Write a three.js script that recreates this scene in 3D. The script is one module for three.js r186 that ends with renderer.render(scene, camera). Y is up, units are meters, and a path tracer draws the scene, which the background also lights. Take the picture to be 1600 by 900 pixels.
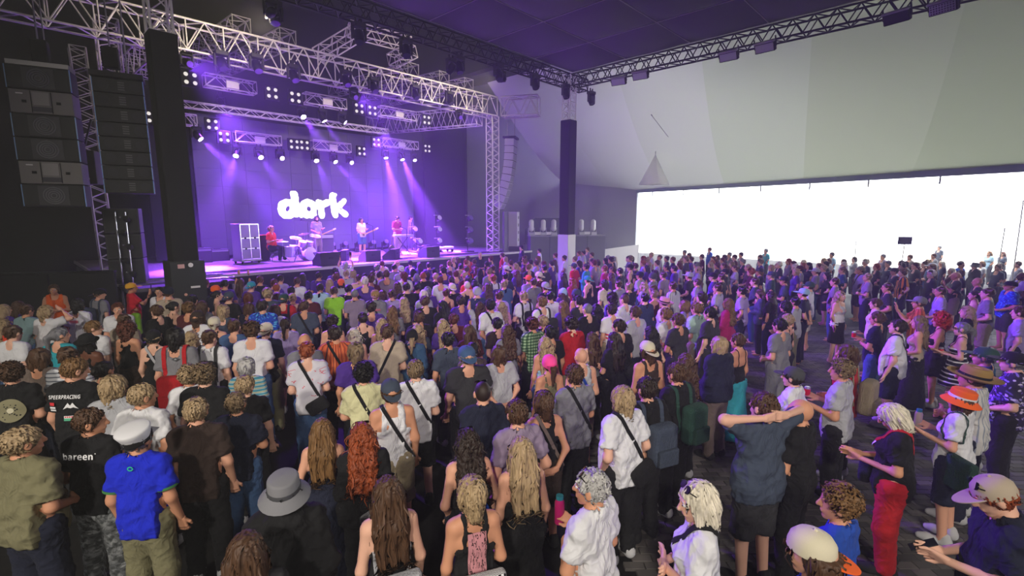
import * as THREE from 'three';
import { mergeGeometries } from 'three/addons/utils/BufferGeometryUtils.js';
import { RoundedBoxGeometry } from 'three/addons/geometries/RoundedBoxGeometry.js';
import { RectAreaLightUniformsLib } from 'three/addons/lights/RectAreaLightUniformsLib.js';
import { createNoise3D } from 'simplex-noise';

// ------------------------------------------------------------------ camera, sky, exposure
const scene = new THREE.Scene();
const EYE = new THREE.Vector3(0, 3, 0), FOCAL = 750, PITCH = Math.atan(113 / 750);
const camera = new THREE.PerspectiveCamera(2 * Math.atan(450 / FOCAL) * 180 / Math.PI, 16 / 9, 0.1, 300);
camera.position.copy(EYE);
camera.rotation.x = -PITCH;
scene.add(camera);
const renderer = new THREE.WebGLRenderer({ antialias: true });
renderer.toneMapping = THREE.LinearToneMapping;
renderer.toneMappingExposure = 1.12;
renderer.shadowMap.enabled = true;
RectAreaLightUniformsLib.init();
scene.background = new THREE.Color().setRGB(6.6, 6.8, 6.9);         // bright overcast day beyond the opening
scene.fog = new THREE.FogExp2(new THREE.Color().setRGB(0.9, 0.9, 0.92), 0.0042);   // stage haze

// ------------------------------------------------------------------ small helpers
function rng(seed) { let s = seed | 0; return () => { s = (s + 0x6d2b79f5) | 0; let t = Math.imul(s ^ (s >>> 15), 1 | s); t = (t + Math.imul(t ^ (t >>> 7), 61 | t)) ^ t; return ((t ^ (t >>> 14)) >>> 0) / 4294967296; }; }
const GROUND = -0.4;   // the crowd's floor, below the level the stage rig is measured from
const noise3 = createNoise3D(rng(7));
const V3 = (x, y, z) => new THREE.Vector3(x, y, z);
function ray(px, py) { const x = (px - 800) / FOCAL, y = (450 - py) / FOCAL, c = Math.cos(PITCH), s = Math.sin(PITCH); return V3(x, y * c - s, -(c + y * s)); }
const atY = (px, py, Y) => { const r = ray(px, py); return EYE.clone().addScaledVector(r, (Y - EYE.y) / r.y); };      // where the line of sight meets a level
const atD = (px, py, D) => { const r = ray(px, py); return EYE.clone().addScaledVector(r, -D / r.z); };               // ... or a distance
// the stage's own axes: u along its front edge, v upstage
const SA = 43.5 * Math.PI / 180, SO = V3(-5.97, 0, -19.15), SU = V3(Math.sin(SA), 0, -Math.cos(SA)), SV = V3(-Math.cos(SA), 0, -Math.sin(SA)), RY = Math.PI / 2 - SA;
const S = (u, v, y) => SO.clone().addScaledVector(SU, u).addScaledVector(SV, v).setY(y);
const taken = new Map();
function numbered(name) { const n = taken.get(name) ?? 0; taken.set(name, n + 1); return n ? name + '_' + String(n).padStart(3, '0') : name; }
function mesh(name, geo, mat, parent) { const m = new THREE.Mesh(geo, mat); m.castShadow = m.receiveShadow = true; m.name = parent ? name : numbered(name); (parent ?? scene).add(m); return m; }
function thing(name, label, category, pos, turn = 0, group) {
  const g = new THREE.Group(); g.name = numbered(name); if (pos) g.position.copy(pos); g.rotation.y = turn; g.userData = { label, category };
  if (group) g.userData.group = group; scene.add(g); return g;
}
function struct(name, geo, mat, pos, turn = 0) { const m = mesh(name, geo, mat); m.name = name; if (pos) m.position.copy(pos); m.rotation.y = turn; m.userData.kind = 'structure'; return m; }
const tag = (o, label, category, group, kind) => { o.userData.label = label; o.userData.category = category; if (group) o.userData.group = group; if (kind) o.userData.kind = kind; return o; };
const mats = new Map();
function mat(color, rough = 0.8, metal = 0, extra) {
  const key = [color, rough, metal, JSON.stringify(extra ?? 0)].join();
  if (!mats.has(key)) mats.set(key, new THREE.MeshStandardMaterial({ color, roughness: rough, metalness: metal, ...extra }));
  return mats.get(key);
}
function glow(rgb, k) { return new THREE.MeshStandardMaterial({ color: 0x111111, emissive: new THREE.Color().setRGB(...rgb), emissiveIntensity: k, roughness: 0.4 }); }
const bx = (w, h, d, x = 0, y = 0, z = 0) => new THREE.BoxGeometry(w, h, d).translate(x, y, z);
const rb = (w, h, d, r, x = 0, y = 0, z = 0) => new RoundedBoxGeometry(w, h, d, 2, r).translate(x, y, z);
const Y_AXIS = V3(0, 1, 0);
function cyl(a, b, r, sides = 6, r2 = r) {
  const d = b.clone().sub(a), L = d.length(), g = new THREE.CylinderGeometry(r2, r, L, sides, 1).translate(0, L / 2, 0);
  return g.applyQuaternion(new THREE.Quaternion().setFromUnitVectors(Y_AXIS, d.normalize())).translate(a.x, a.y, a.z);
}
const merge = (list) => mergeGeometries(list.map((g) => { const k = g.index ? g.toNonIndexed() : g; for (const n of Object.keys(k.attributes)) if (!['position', 'normal', 'uv'].includes(n)) k.deleteAttribute(n); return k; }));
function grain(seed, size, make, srgb) {
  const d = new Uint8Array(size * size * 4), r = rng(seed);
  for (let y = 0; y < size; y++) for (let x = 0; x < size; x++) { const c = make(x / size, y / size, r), i = (y * size + x) * 4; for (let k = 0; k < 3; k++) d[i + k] = Math.max(0, Math.min(255, (c.length ? c[k] : c) * 255)); d[i + 3] = 255; }
  const t = new THREE.DataTexture(d, size, size); t.wrapS = t.wrapT = THREE.RepeatWrapping; t.magFilter = THREE.LinearFilter; if (srgb) t.colorSpace = THREE.SRGBColorSpace; t.needsUpdate = true; return t;
}
function canvasTexture(w, h, draw) { const c = document.createElement('canvas'); c.width = w; c.height = h; draw(c.getContext('2d'), w, h); const t = new THREE.CanvasTexture(c); t.colorSpace = THREE.SRGBColorSpace; return t; }
function aim(light, target) { light.castShadow = true; scene.add(light); light.target.position.copy(target); scene.add(light.target); return light; }

// ------------------------------------------------------------------ materials
const M = {
  black: mat(0x0b0b0d, 0.85), drape: mat(0x0a0a10, 0.95), darkMetal: mat(0x17171b, 0.45, 0.6), alu: mat(0xe4e0d8, 0.4, 0.1), alu2: mat(0xa5a3a0, 0.4, 0.25), grey: mat(0x4b4b50, 0.8), cabinet: mat(0x1b1b1e, 0.7), grille: mat(0x1a1b1c, 0.6, 0.2),
  panelGrey: mat(0x7d7a74, 0.65), blueEdge: mat(0x6f9fd0, 0.4), white: mat(0xe8e6e2, 0.7), roof: mat(0x3a3a3c, 0.9), deck: mat(0x5a5560, 0.55), screen: mat(0x2a2836, 0.55), caseGrey: mat(0x9a93a8, 0.5), chrome: mat(0xcfcfd4, 0.2, 0.9),
};
// ------------------------------------------------------------------ the hall
const pave = grain(11, 256, (x, y, r) => { const v = 0.5 + 0.18 * noise3(x * 9, y * 9, 1) + 0.16 * noise3(x * 40, y * 40, 3) + 0.12 * (r() - 0.5); return [v * 0.43, v * 0.42, v * 0.42]; }, true);
const floorMat = new THREE.MeshStandardMaterial({ map: pave.clone(), color: 0x55514d, roughness: 0.85, bumpMap: pave, bumpScale: 0.004 });
floorMat.map.repeat.set(30, 30); floorMat.map.needsUpdate = true;
const floor = struct('floor', bx(62, 0.2, 62), floorMat, S(0, -10, GROUND - 0.125), RY);
{ // clay pavers of the open floor that shows between the people on the right; joints are the gaps between them
  const pg = [0, 1, 2].map((k) => new RoundedBoxGeometry(0.198, 0.05, 0.098, 1, 0.006)), tone = [0x4a4744, 0x55514d, 0x3f3c3a, 0x5e5955].map((c) => mat(c, 0.8));
  const r = rng(5), spots = [];
  for (let j = 0; j < 110; j++) for (let i = 0; i < 62; i++) {
    const x = 1.2 + i * 0.205 + (j % 2) * 0.1, z = -3 - j * 0.105;
    spots.push([x, z]);
  }
  const score = ([x, z]) => Math.min(Math.hypot(x - 4.4, (z + 7.2) * 0.45), Math.hypot(x - 7.6, (z + 8.1) * 0.5));
  spots.sort((a, b) => score(a) - score(b));
  const inv = new THREE.Matrix4().copy((floor.updateMatrixWorld(true), floor.matrixWorld)).invert(), m4 = new THREE.Matrix4();
  const rest = spots.slice(260), inst = new THREE.InstancedMesh(pg[0], new THREE.MeshStandardMaterial({ color: 0xffffff, roughness: 0.8 }), rest.length);
  const place = (x, z) => m4.makeRotationY((r() - 0.5) * 0.03).setPosition(x, GROUND - 0.022 + r() * 0.004, z).premultiply(inv);
  spots.slice(0, 260).forEach(([x, z], k) => { const p = mesh('paver', pg[k % 3], tone[(r() * 4) | 0], floor); place(x, z).decompose(p.position, p.quaternion, p.scale); });
  rest.forEach(([x, z], k) => { inst.setMatrixAt(k, place(x, z)); inst.setColorAt(k, tone[(r() * 4) | 0].color); });
  inst.name = 'pavers'; inst.userData.kind = 'stuff'; inst.castShadow = inst.receiveShadow = true; floor.add(inst);
}
struct('ground_outside', bx(44, 0.2, 60), mat(0xcfccc4, 0.9), S(38.6, -10, GROUND - 0.14), RY);
struct('wall_back', bx(60, 15, 0.4), M.drape, S(-4, 12.5, 7.4), RY);
struct('wall_left', bx(0.4, 15, 56), M.drape, S(-27, -10, 7.4), RY);
struct('wall_rear', bx(56, 15, 0.4), mat(0x26262a, 0.9), S(0, -38, 7.4), RY);
// ceiling of dark membrane panels between seam cables, 2.75 m apart
const ceiling = struct('ceiling', bx(37, 0.12, 36), M.roof, S(-9.3, -21.2, 9.95), RY);
{
  const seamMat = mat(0xb9b5ab, 0.6), pm = [0x666465, 0x6c6a69, 0x605f60].map((c) => mat(c, 0.92, 0, { side: THREE.DoubleSide }));
  const pg = new THREE.PlaneGeometry(2.75, 2.8, 8, 8).rotateX(Math.PI / 2), p = pg.attributes.position;
  for (let i = 0; i < p.count; i++) { const x = p.getX(i) / 1.375, z = p.getZ(i) / 1.4; p.setY(i, -0.34 * (1 - x * x) * (1 - z * z)); }
  pg.computeVertexNormals();
  const U0 = 9.32, V0 = -3.3;
  for (let i = 0; i < 10; i++) for (let j = 0; j < 10; j++) { const q = mesh('ceiling_panel', pg, pm[(i * 3 + j * 7) % 3], ceiling); q.position.set(U0 - 1.375 - i * 2.75 + 9.3, -0.32, -(V0 - 1.4 - j * 2.8) - 21.2); }
  for (let i = 0; i <= 10; i++) mesh('seam', new THREE.CylinderGeometry(0.018, 0.018, 28, 5).rotateX(Math.PI / 2), seamMat, ceiling).position.set(U0 - i * 2.75 + 9.3, -0.34, 17.3 - 21.2);
  for (let j = 0; j <= 10; j++) mesh('seam', new THREE.CylinderGeometry(0.018, 0.018, 27.5, 5).rotateZ(Math.PI / 2), seamMat, ceiling).position.set(U0 - 13.75 + 9.3, -0.34, 3.3 + j * 2.8 - 21.2);
}
struct('ceiling_stage', bx(60, 0.3, 18), M.drape, S(-4, 4.4, 13), RY);
struct('trim_1', bx(37, 4, 0.2), M.drape, S(-9.3, -3.0, 11.9), RY);       // black fascia between the two roof levels
// pale canopy that slopes from the roof edge down to the eave over the daylight opening
const E0 = S(18.6, -0.2, 0), E1 = S(13.6, -18.6, 0), eaveDir = E1.clone().sub(E0).normalize();
const eave = (t) => E0.clone().addScaledVector(eaveDir, t);
{
  const paintedGlow = [0xcfcfcb, 0xcbcbc6, 0xc4c6bb, 0xbbc1ac, 0xb3ba9f, 0xacb496, 0xa6ae94, 0xa2a895, 0x9ea396, 0x9b9f95];  // haze glow and green bounce light painted into the fabric, panel by panel
  const wr = struct('wall_right', bx(0.25, 1.2, 0.25), M.grey, eave(36).setY(4.9));
  wr.updateMatrixWorld(true);
  const inv = wr.matrixWorld.clone().invert();
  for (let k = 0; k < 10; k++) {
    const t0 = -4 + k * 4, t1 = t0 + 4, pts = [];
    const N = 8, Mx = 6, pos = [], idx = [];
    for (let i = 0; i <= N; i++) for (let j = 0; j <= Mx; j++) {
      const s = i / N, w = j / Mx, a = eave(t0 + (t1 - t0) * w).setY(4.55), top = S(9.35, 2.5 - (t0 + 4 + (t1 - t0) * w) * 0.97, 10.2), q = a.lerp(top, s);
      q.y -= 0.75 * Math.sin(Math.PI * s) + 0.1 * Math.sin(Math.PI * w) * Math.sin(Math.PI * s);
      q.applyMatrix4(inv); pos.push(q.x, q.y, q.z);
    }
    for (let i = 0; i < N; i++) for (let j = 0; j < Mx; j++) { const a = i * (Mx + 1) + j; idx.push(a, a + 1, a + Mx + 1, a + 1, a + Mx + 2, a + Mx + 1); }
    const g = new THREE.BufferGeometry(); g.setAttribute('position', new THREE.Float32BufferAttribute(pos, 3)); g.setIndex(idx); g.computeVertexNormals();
    mesh('canopy_panel', g, new THREE.MeshPhysicalMaterial({ color: paintedGlow[k], roughness: 1, transmission: 0.16, thickness: 0, side: THREE.DoubleSide }), wr);
  }
  // added slab, out of view, that shades the upper canopy so its glow fades upward
  const cs = [S(9.2, 6, 0), S(9.5, 6, 0), S(10.4, -7, 0), S(14.5, -16, 0), S(19, -34, 0), S(9.2, -34, 0)], sh = new THREE.Shape(cs.map((q) => new THREE.Vector2(q.x, -q.z)));
  struct('ceiling_outer', new THREE.ExtrudeGeometry(sh, { depth: 0.2, bevelEnabled: false }).rotateX(-Math.PI / 2), M.roof, V3(0, 10.7, 0));
  // stage-side end wall: drape with haze painted in as pale grey, from the end of the opening to the back wall
  const endA = E0.clone().addScaledVector(eaveDir, 1.9), endB = S(16.5, 12.5, 0), L = endA.distanceTo(endB);
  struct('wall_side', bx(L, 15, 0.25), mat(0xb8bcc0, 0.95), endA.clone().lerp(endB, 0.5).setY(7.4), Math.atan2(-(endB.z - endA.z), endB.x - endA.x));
}
{ // eave beam with hanging straps and outside poles
  const a = eave(1.7), b = eave(40), L = a.distanceTo(b), turn = Math.atan2(-(b.z - a.z), b.x - a.x);
  const e = struct('trim_2', bx(L, 0.34, 0.3), new THREE.MeshPhysicalMaterial({ color: 0xb4c0c8, roughness: 1, transmission: 0.12, thickness: 0 }), a.clone().lerp(b, 0.5).setY(4.6), turn);
  for (let k = 0; k < 9; k++) mesh('strap', bx(0.05, 0.3, 0.03, -L / 2 + 1.4 + k * 2.3, -0.3, 0), mat(0x9aa2a6, 0.8), e);
}
function pole(px, p0, p1, D, r, label) { const a = atD(px[0], p0, D), b = atD(px[1], p1, D), o = thing('tent_pole', label, 'pole', a, 0); mesh('shaft', cyl(V3(0, 0, 0), b.clone().sub(a).multiplyScalar((a.y - GROUND + 0.03) / (a.y - b.y)), r, 8), M.alu2, o); mesh('finial', new THREE.SphereGeometry(r * 1.6, 8, 6), M.alu2, o); return o; }
// ------------------------------------------------------------------ trusses
const rod = new THREE.CylinderGeometry(1, 1, 1, 6, 1).translate(0, 0.5, 0);
function bar(name, a, b, r, m, parent) { const d = b.clone().sub(a), L = d.length(), o = mesh(name, rod, m, parent); o.position.copy(a); o.scale.set(r, L, r); o.quaternion.setFromUnitVectors(Y_AXIS, d.normalize()); return o; }
// a box truss from A to B (the middle of its section), local x along its length
function truss(name, label, A, B, w, h, seg, m, { r = 0.028, split = false, posts = false, group } = {}) {
  const d = B.clone().sub(A), L = d.length(), o = thing(name, label, 'truss', A, 0, group);
  const ex = d.clone().normalize(), up = Math.abs(ex.y) > 0.9 ? V3(0.71, 0, 0.71) : Y_AXIS, ez = ex.clone().cross(up).normalize(), ey = ez.clone().cross(ex);
  o.quaternion.setFromRotationMatrix(new THREE.Matrix4().makeBasis(ex, ey, ez));
  const c = [[-1, -1], [-1, 1], [1, -1], [1, 1]].map(([a, b]) => [a * h / 2, b * w / 2]);
  for (const [y, z] of c) bar('chord', V3(0, y, z), V3(L, y, z), r, m, o);
  const n = Math.max(1, Math.round(L / seg)), s = L / n, list = [];
  for (let i = 0; i < n; i++) {
    const x0 = i * s, x1 = x0 + s, xm = x0 + s / 2;
    for (const z of [-w / 2, w / 2]) { list.push([V3(x0, -h / 2, z), V3(xm, h / 2, z)], [V3(xm, h / 2, z), V3(x1, -h / 2, z)]); if (posts) list.push([V3(x0, -h / 2, z), V3(x0, h / 2, z)]); }
    for (const y of [-h / 2, h / 2]) list.push([V3(x0, y, -w / 2), V3(xm, y, w / 2)], [V3(xm, y, w / 2), V3(x1, y, -w / 2)]);
  }
  for (const x of [0, L]) for (const k of [[0, 1], [1, 3], [3, 2], [2, 0]]) list.push([V3(x, ...c[k[0]]), V3(x, ...c[k[1]])]);
  if (split) for (const [a, b] of list) bar('brace', a, b, r * 0.62, m, o);
  else mesh('bracing', merge(list.map(([a, b]) => cyl(a, b, r * 0.62, 5))), m, o);
  return o;
}
const T0 = S(-12.5, 1.0, 8.55), T1 = S(8.25, 1.0, 8.5);
truss('box_truss', 'big white box truss along the stage front above the band', T0, T1, 0.75, 0.92, 1.05, M.alu, { r: 0.035, split: true, posts: true });
truss('box_truss', 'short white truss stub jutting out right of the right stage tower', T1.clone().addScaledVector(SU, 0.4).addScaledVector(SV, -0.35), S(9.6, -1.0, 8.5), 0.75, 0.92, 0.8, M.alu, { r: 0.035 });
truss('box_truss', 'white side truss running upstage from the right stage tower', S(8.0, 1.7, 8.15), S(5.6, 8.5, 8.15), 0.6, 0.9, 0.7, M.alu, { r: 0.03 });
truss('box_truss', 'white side truss running upstage above the left speaker hangs', S(-5.4, 1.7, 8.6), S(-5.6, 9, 8.6), 0.7, 0.9, 0.9, M.alu, { r: 0.03 });
truss('box_truss', 'dark roof edge truss with hanging spotlights, left of the side truss', S(-20, -3.3, 9.15), S(10.2, -3.3, 9.15), 0.5, 0.5, 0.62, M.darkMetal, { r: 0.035 });
truss('box_truss', 'dark truss along the hazy side carrying square wash lights', S(9.15, -3.6, 9.15), S(9.15, -32, 9.15), 0.5, 0.5, 0.62, M.darkMetal, { r: 0.035 });
// upper grid: trusses that run upstage on top of the front truss, ends showing above it
for (const [u, k] of [[-3.6, 'nearest the left pillar'], [-2.1, 'second from the left pillar'], [3.2, 'above the middle of the stage'], [4.9, 'second from the right tower'], [6.4, 'nearest the right tower']])
  truss('roof_truss', 'pale roof truss end on top of the front truss, ' + k, S(u, 0.7, 9.25), S(u, 8, 9.6), 0.55, 0.5, 0.8, M.alu2, { r: 0.025, group: 'roof trusses over the stage' });
truss('roof_truss', 'white truss of the upper grid, its near arm ending left of the hanging spotlight', atD(497, 88, 21), atD(560, 50, 21), 0.55, 0.5, 0.6, M.alu, { r: 0.028 });
truss('roof_truss', 'white upper truss running right between two hanging spotlights', atD(545, 45, 21.3), atD(640, 70, 22.5), 0.55, 0.5, 0.6, M.alu, { r: 0.028 });
truss('roof_truss', 'short white upper truss arm turning back toward the stage on the right', atD(645, 78, 22.4), atD(612, 96, 23), 0.5, 0.5, 0.6, M.alu, { r: 0.028 });
// towers
{ const b = S(8.25, 1.0, 1.12); truss('truss_tower', 'white truss tower standing on the right of the stage', b, b.clone().setY(8.05), 0.46, 0.46, 0.42, M.alu, { r: 0.03 }); }
{ const b = atD(169, 405, 17), t = atD(118, 60, 17.2); truss('truss_tower', 'white truss tower between the two left speaker hangs', V3(b.x, 1.12, b.z), V3(t.x * 1.0, 8.6, t.z), 0.42, 0.42, 0.42, M.alu2, { r: 0.026 }); }
{ const b = atD(168, 60, 17.5); truss('truss_tower', 'grey lifting truss tower behind the left end of the front truss', V3(b.x, 6.2, b.z), V3(b.x, 9.6, b.z), 0.6, 0.6, 0.5, M.alu, { r: 0.03 }); }
// pillars
function pillar(u, v, yWrap, label, baseColor, small) {
  const o = thing('pillar', label, 'pillar', S(u, v, 0), RY);
  mesh('black_wrap', (() => { const g = rb(0.56, yWrap - 1.4, 0.56, 0.04, 0, (yWrap + 1.4) / 2, 0); return g; })(), mat(0x131316, 0.9), o);
  mesh('base_box', rb(small ? 0.62 : 0.74, small ? 2.5 : 2.3, small ? 0.62 : 0.74, 0.02, 0, small ? 0.85 : 0.75, 0), baseColor, o);
  for (const [x, z] of [[-1, -1], [1, -1], [-1, 1], [1, 1]]) bar('chord', V3(x * 0.22, yWrap - 0.2, z * 0.22), V3(x * 0.22, 9.4, z * 0.22), 0.03, M.alu, o);
  const list = [], n = Math.max(2, Math.round((9.4 - yWrap) / 0.42)), s = (9.4 - yWrap) / n;
  for (let i = 0; i < n; i++) for (let k = 0; k < 4; k++) { const q = (a, y) => V3([-0.22, 0.22, 0.22, -0.22][a % 4], y, [-0.22, -0.22, 0.22, 0.22][a % 4]); list.push(cyl(q(k, yWrap + i * s), q(k + 1, yWrap + (i + 1) * s), 0.016, 5), cyl(q(k, yWrap + i * s), q(k + 1, yWrap + i * s), 0.016, 5)); }
  mesh('bracing', merge(list), M.alu, o);
  return o;
}
const pil = pillar(-6.75, -3.3, 7.2, 'black wrapped pillar with a stickered dark grey base in front of the stage', mat(0x2b2e30, 0.8));
mesh('sticker', bx(0.14, 0.1, 0.004, -0.14, 1.78, 0.373), mat(0xd8a9a2, 0.6), pil); mesh('sticker', new THREE.CylinderGeometry(0.055, 0.055, 0.004, 16).rotateX(Math.PI / 2).translate(0.06, 1.8, 0.373), M.white, pil);
mesh('sticker', bx(0.2, 0.05, 0.004, 0.12, 1.25, 0.373), M.white, pil); mesh('sticker', new THREE.CylinderGeometry(0.035, 0.035, 0.004, 12).rotateX(Math.PI / 2).translate(-0.1, 1.08, 0.373), mat(0xe0a890, 0.6), pil);
pillar(9.0, -3.35, 7.4, 'black wrapped pillar with a pale base at the right of the stage', mat(0xd9d7d2, 0.8), true);

// ------------------------------------------------------------------ stage
const stage = thing('stage', 'wide raised stage with worn grey deck and black skirt', 'stage', S(1.2, 0, 0), RY);
{
  const wear = grain(21, 256, (x, y, r) => { const v = 0.62 + 0.14 * noise3(x * 5, y * 18, 2) + 0.1 * noise3(x * 30, y * 40, 5) + 0.08 * (r() - 0.5); return [v, v * 0.96, v * 0.98]; }, true);
  const dm = new THREE.MeshStandardMaterial({ map: wear, color: 0xb5adb4, roughness: 0.6 }); wear.repeat.set(3, 2);
  for (let i = 0; i < 9; i++) for (let j = 0; j < 5; j++) mesh('deck_board', bx(1.985, 0.08, 1.985, -8 + i * 2, 1.06, -1 - j * 2), dm, stage);
  mesh('front_skirt', bx(18, 1.41, 0.08, 0, 0.31, -0.06), mat(0x17171b, 0.95), stage);
  mesh('side_skirt', bx(0.08, 1.41, 10, -8.96, 0.31, -5), mat(0x17171b, 0.95), stage);
  mesh('edge_trim', bx(18.1, 0.1, 0.06, 0, 1.05, 0.01), mat(0xc9c4bd, 0.5), stage);
  mesh('edge_trim', bx(0.06, 0.1, 10, -9.02, 1.05, -5), mat(0xa9a4a0, 0.5), stage);
  for (let k = 0; k < 3; k++) mesh('cable', bx(15, 0.02, 0.03, 0, 1.11, -0.5 - k * 0.28), M.black, stage);
}
// LED wall with the lit logo
const led = thing('led_screen', 'huge dark LED wall at the back of the stage with a glowing white word', 'screen', S(1.55, 6.5, 1.15), RY);
{
  const W = 11, Hh = 6, pgm = [0x55516a, 0x595570, 0x514d65].map((c) => mat(c, 0.5));
  mesh('frame', bx(W, Hh, 0.12, 0, Hh / 2 + 0.1, -0.12), M.black, led);
  const pg = new RoundedBoxGeometry(0.995, 0.745, 0.06, 1, 0.008);
  for (let i = 0; i < 11; i++) for (let j = 0; j < 8; j++) mesh('led_panel', pg, pgm[(i * 5 + j * 3) % 3], led).position.set(-5 + i, 0.1 + 0.375 + j * 0.75, 0);
  const tx = canvasTexture(1024, 448, (c) => {
    const r = rng(99); c.fillStyle = '#fff';
    const blob = (x, y, q) => { c.beginPath(); c.arc(x + (r() - 0.5) * 10, y + (r() - 0.5) * 10, q + (r() - 0.5) * 14, 0, 7); c.fill(); };
    const line = (x0, y0, x1, y1, q) => { const n = Math.ceil(Math.hypot(x1 - x0, y1 - y0) / 9); for (let i = 0; i <= n; i++) blob(x0 + (x1 - x0) * i / n, y0 + (y1 - y0) * i / n, q); };
    const ring = (x, y, R, q, a0 = 0, a1 = 6.29) => { for (let a = a0; a <= a1; a += 0.08) blob(x + Math.cos(a) * R, y + Math.sin(a) * R, q); };
    ring(140, 265, 76, 50); line(238, 70, 250, 330, 46); line(215, 62, 262, 70, 30);
    ring(420, 262, 76, 52); line(300, 350, 360, 350, 26);
    line(585, 180, 600, 355, 42); line(600, 215, 690, 170, 40); line(560, 200, 560, 160, 28);
    line(770, 70, 800, 350, 44); line(745, 100, 820, 55, 26); line(830, 245, 950, 140, 36); line(830, 235, 960, 340, 38); line(700, 170, 800, 130, 30);
    c.globalCompositeOperation = 'destination-out';
    const hole = (x, y, rx, ry, t) => { c.beginPath(); c.ellipse(x, y, rx, ry, t, 0, 7); c.fill(); };
    hole(142, 262, 24, 40, 0.5); hole(424, 262, 30, 34, -0.3); hole(672, 285, 16, 40, 0.15); hole(540, 300, 13, 40, 0.1); hole(885, 255, 26, 8, 0.3); c.globalCompositeOperation = 'source-over';
  });
  const lm = new THREE.MeshStandardMaterial({ color: 0x000000, map: tx, alphaTest: 0.5, emissive: 0xffffff, emissiveMap: tx, emissiveIntensity: 3.2, roughness: 0.5 });
  mesh('logo_display', new THREE.PlaneGeometry(3.72, 1.62).translate(-0.42, 2.32, 0.036), lm, led).userData.label = 'glowing white logo reading dork';
  const L = new THREE.RectAreaLight(0xf3f0ff, 2.0, 3.4, 1.1); L.position.copy(S(1.13, 6.35, 3.47)); L.lookAt(S(1.13, 0, 3.2)); scene.add(L);
}
mesh('stage_drape', bx(1.5, 7.2, 0.14), mat(0x14141f, 0.95)); tag(scene.children.at(-1), 'dark drape leg hanging at the left of the LED wall', 'drape').position.copy(S(-4.85, 6.4, 4.75)); scene.children.at(-1).rotation.y = RY;
mesh('stage_drape', bx(3.2, 7.2, 0.14), mat(0x14141f, 0.95)); tag(scene.children.at(-1), 'black drape hanging at the far right of the stage behind the light stands', 'drape').position.copy(S(9.4, 6.4, 4.75)); scene.children.at(-1).rotation.y = RY;

// ------------------------------------------------------------------ lamps of the rig
const PURPLE = [0.27, 0.06, 1.0];
// moving head: clamp, base, yoke, barrel and lens; the barrel points along dir
function movingHead(label, pos, dir, lit, size = 1, group = 'moving head spotlights') {
  const o = thing('moving_head_light', label, 'spotlight', pos, RY, group), s = size;
  mesh('clamp', merge([bx(0.04 * s, 0.12 * s, 0.04 * s, -0.08 * s, 0.06 * s, 0), bx(0.04 * s, 0.12 * s, 0.04 * s, 0.08 * s, 0.06 * s, 0)]), M.darkMetal, o);
  mesh('base', rb(0.34 * s, 0.12 * s, 0.24 * s, 0.02 * s, 0, -0.06 * s, 0), M.cabinet, o);
  for (const k of [-1, 1]) mesh('yoke_arm', rb(0.05 * s, 0.34 * s, 0.12 * s, 0.015 * s, k * 0.18 * s, -0.26 * s, 0), M.cabinet, o);
  const local = dir.clone().applyAxisAngle(Y_AXIS, -RY).normalize(), q = new THREE.Quaternion().setFromUnitVectors(V3(0, 0, 1), local);
  const head = mesh('barrel', new THREE.LatheGeometry([[0, -0.2], [0.09, -0.2], [0.135, -0.12], [0.14, 0.05], [0.125, 0.12], [0.12, 0.19], [0.105, 0.19]].map(([r, y]) => new THREE.Vector2(r * s, y * s)), 16).rotateX(Math.PI / 2), M.darkMetal, o);
  head.position.y = -0.34 * s; head.quaternion.copy(q);
  mesh('lens', new THREE.CylinderGeometry(0.105 * s, 0.105 * s, 0.02 * s, 16).rotateX(Math.PI / 2).translate(0, 0, 0.185 * s), lit ? glow(lit < 1 ? [0.3, 0.08, 1] : [0.75, 0.62, 1.0], lit) : mat(0x30343c, 0.1, 0.3), head);
  return pos.clone().addScaledVector(Y_AXIS, -0.34 * s).addScaledVector(dir.clone().normalize(), 0.26 * s);
}
// beams in use: [px, py, v, aim u, aim v, aim height, intensity]
const beams = [[471, 178, 3.0, 0, -2.5, 1.6, 90], [503, 183, 3.0, 3.2, 1.0, 1.1, 60], [534, 187, 3.0, 4.5, 0.0, 1.1, 0], [308, 212, 5.2, -0.3, 1.6, 1.1, 150], [370, 239, 6.0, -5.2, 2.4, 1.1, 130], [405, 242, 6.0, -0.8, 0.5, 1.1, 60], [438, 245, 6.0, 0, 0, 1.1, 0], [493, 247, 6.0, 0.6, 1.5, 1.1, 90], [521, 249, 6.0, 3.6, 1.2, 1.1, 90], [547, 252, 6.0, 3, 0, 1.1, 0], [602, 242, 6.0, 4.6, 3.5, 1.1, 520], [627, 245, 6.0, 6.4, 3.0, 1.1, 400], [647, 247, 6.0, 6, 3, 1.1, 0]];
const onV = (px, py, v) => { const r = ray(px, py), t = (v - EYE.clone().sub(SO).dot(SV)) / r.dot(SV); return EYE.clone().addScaledVector(r, t); };
const beamWords = ['brightest in the upper row, left', 'middle of the upper lit row', 'dimmer, right end of the upper lit row', 'far left, beam slanting right', 'left of the logo, beam slanting left', 'above the drummer, beam slanting right', 'dim one left above the logo', 'above the logo, beam straight down', 'right above the logo, beam slanting right', 'dim one at the right above the logo', 'left of three above the keyboard player', 'middle of three above the keyboard player', 'dim one at the right above the keyboard player'];
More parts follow.
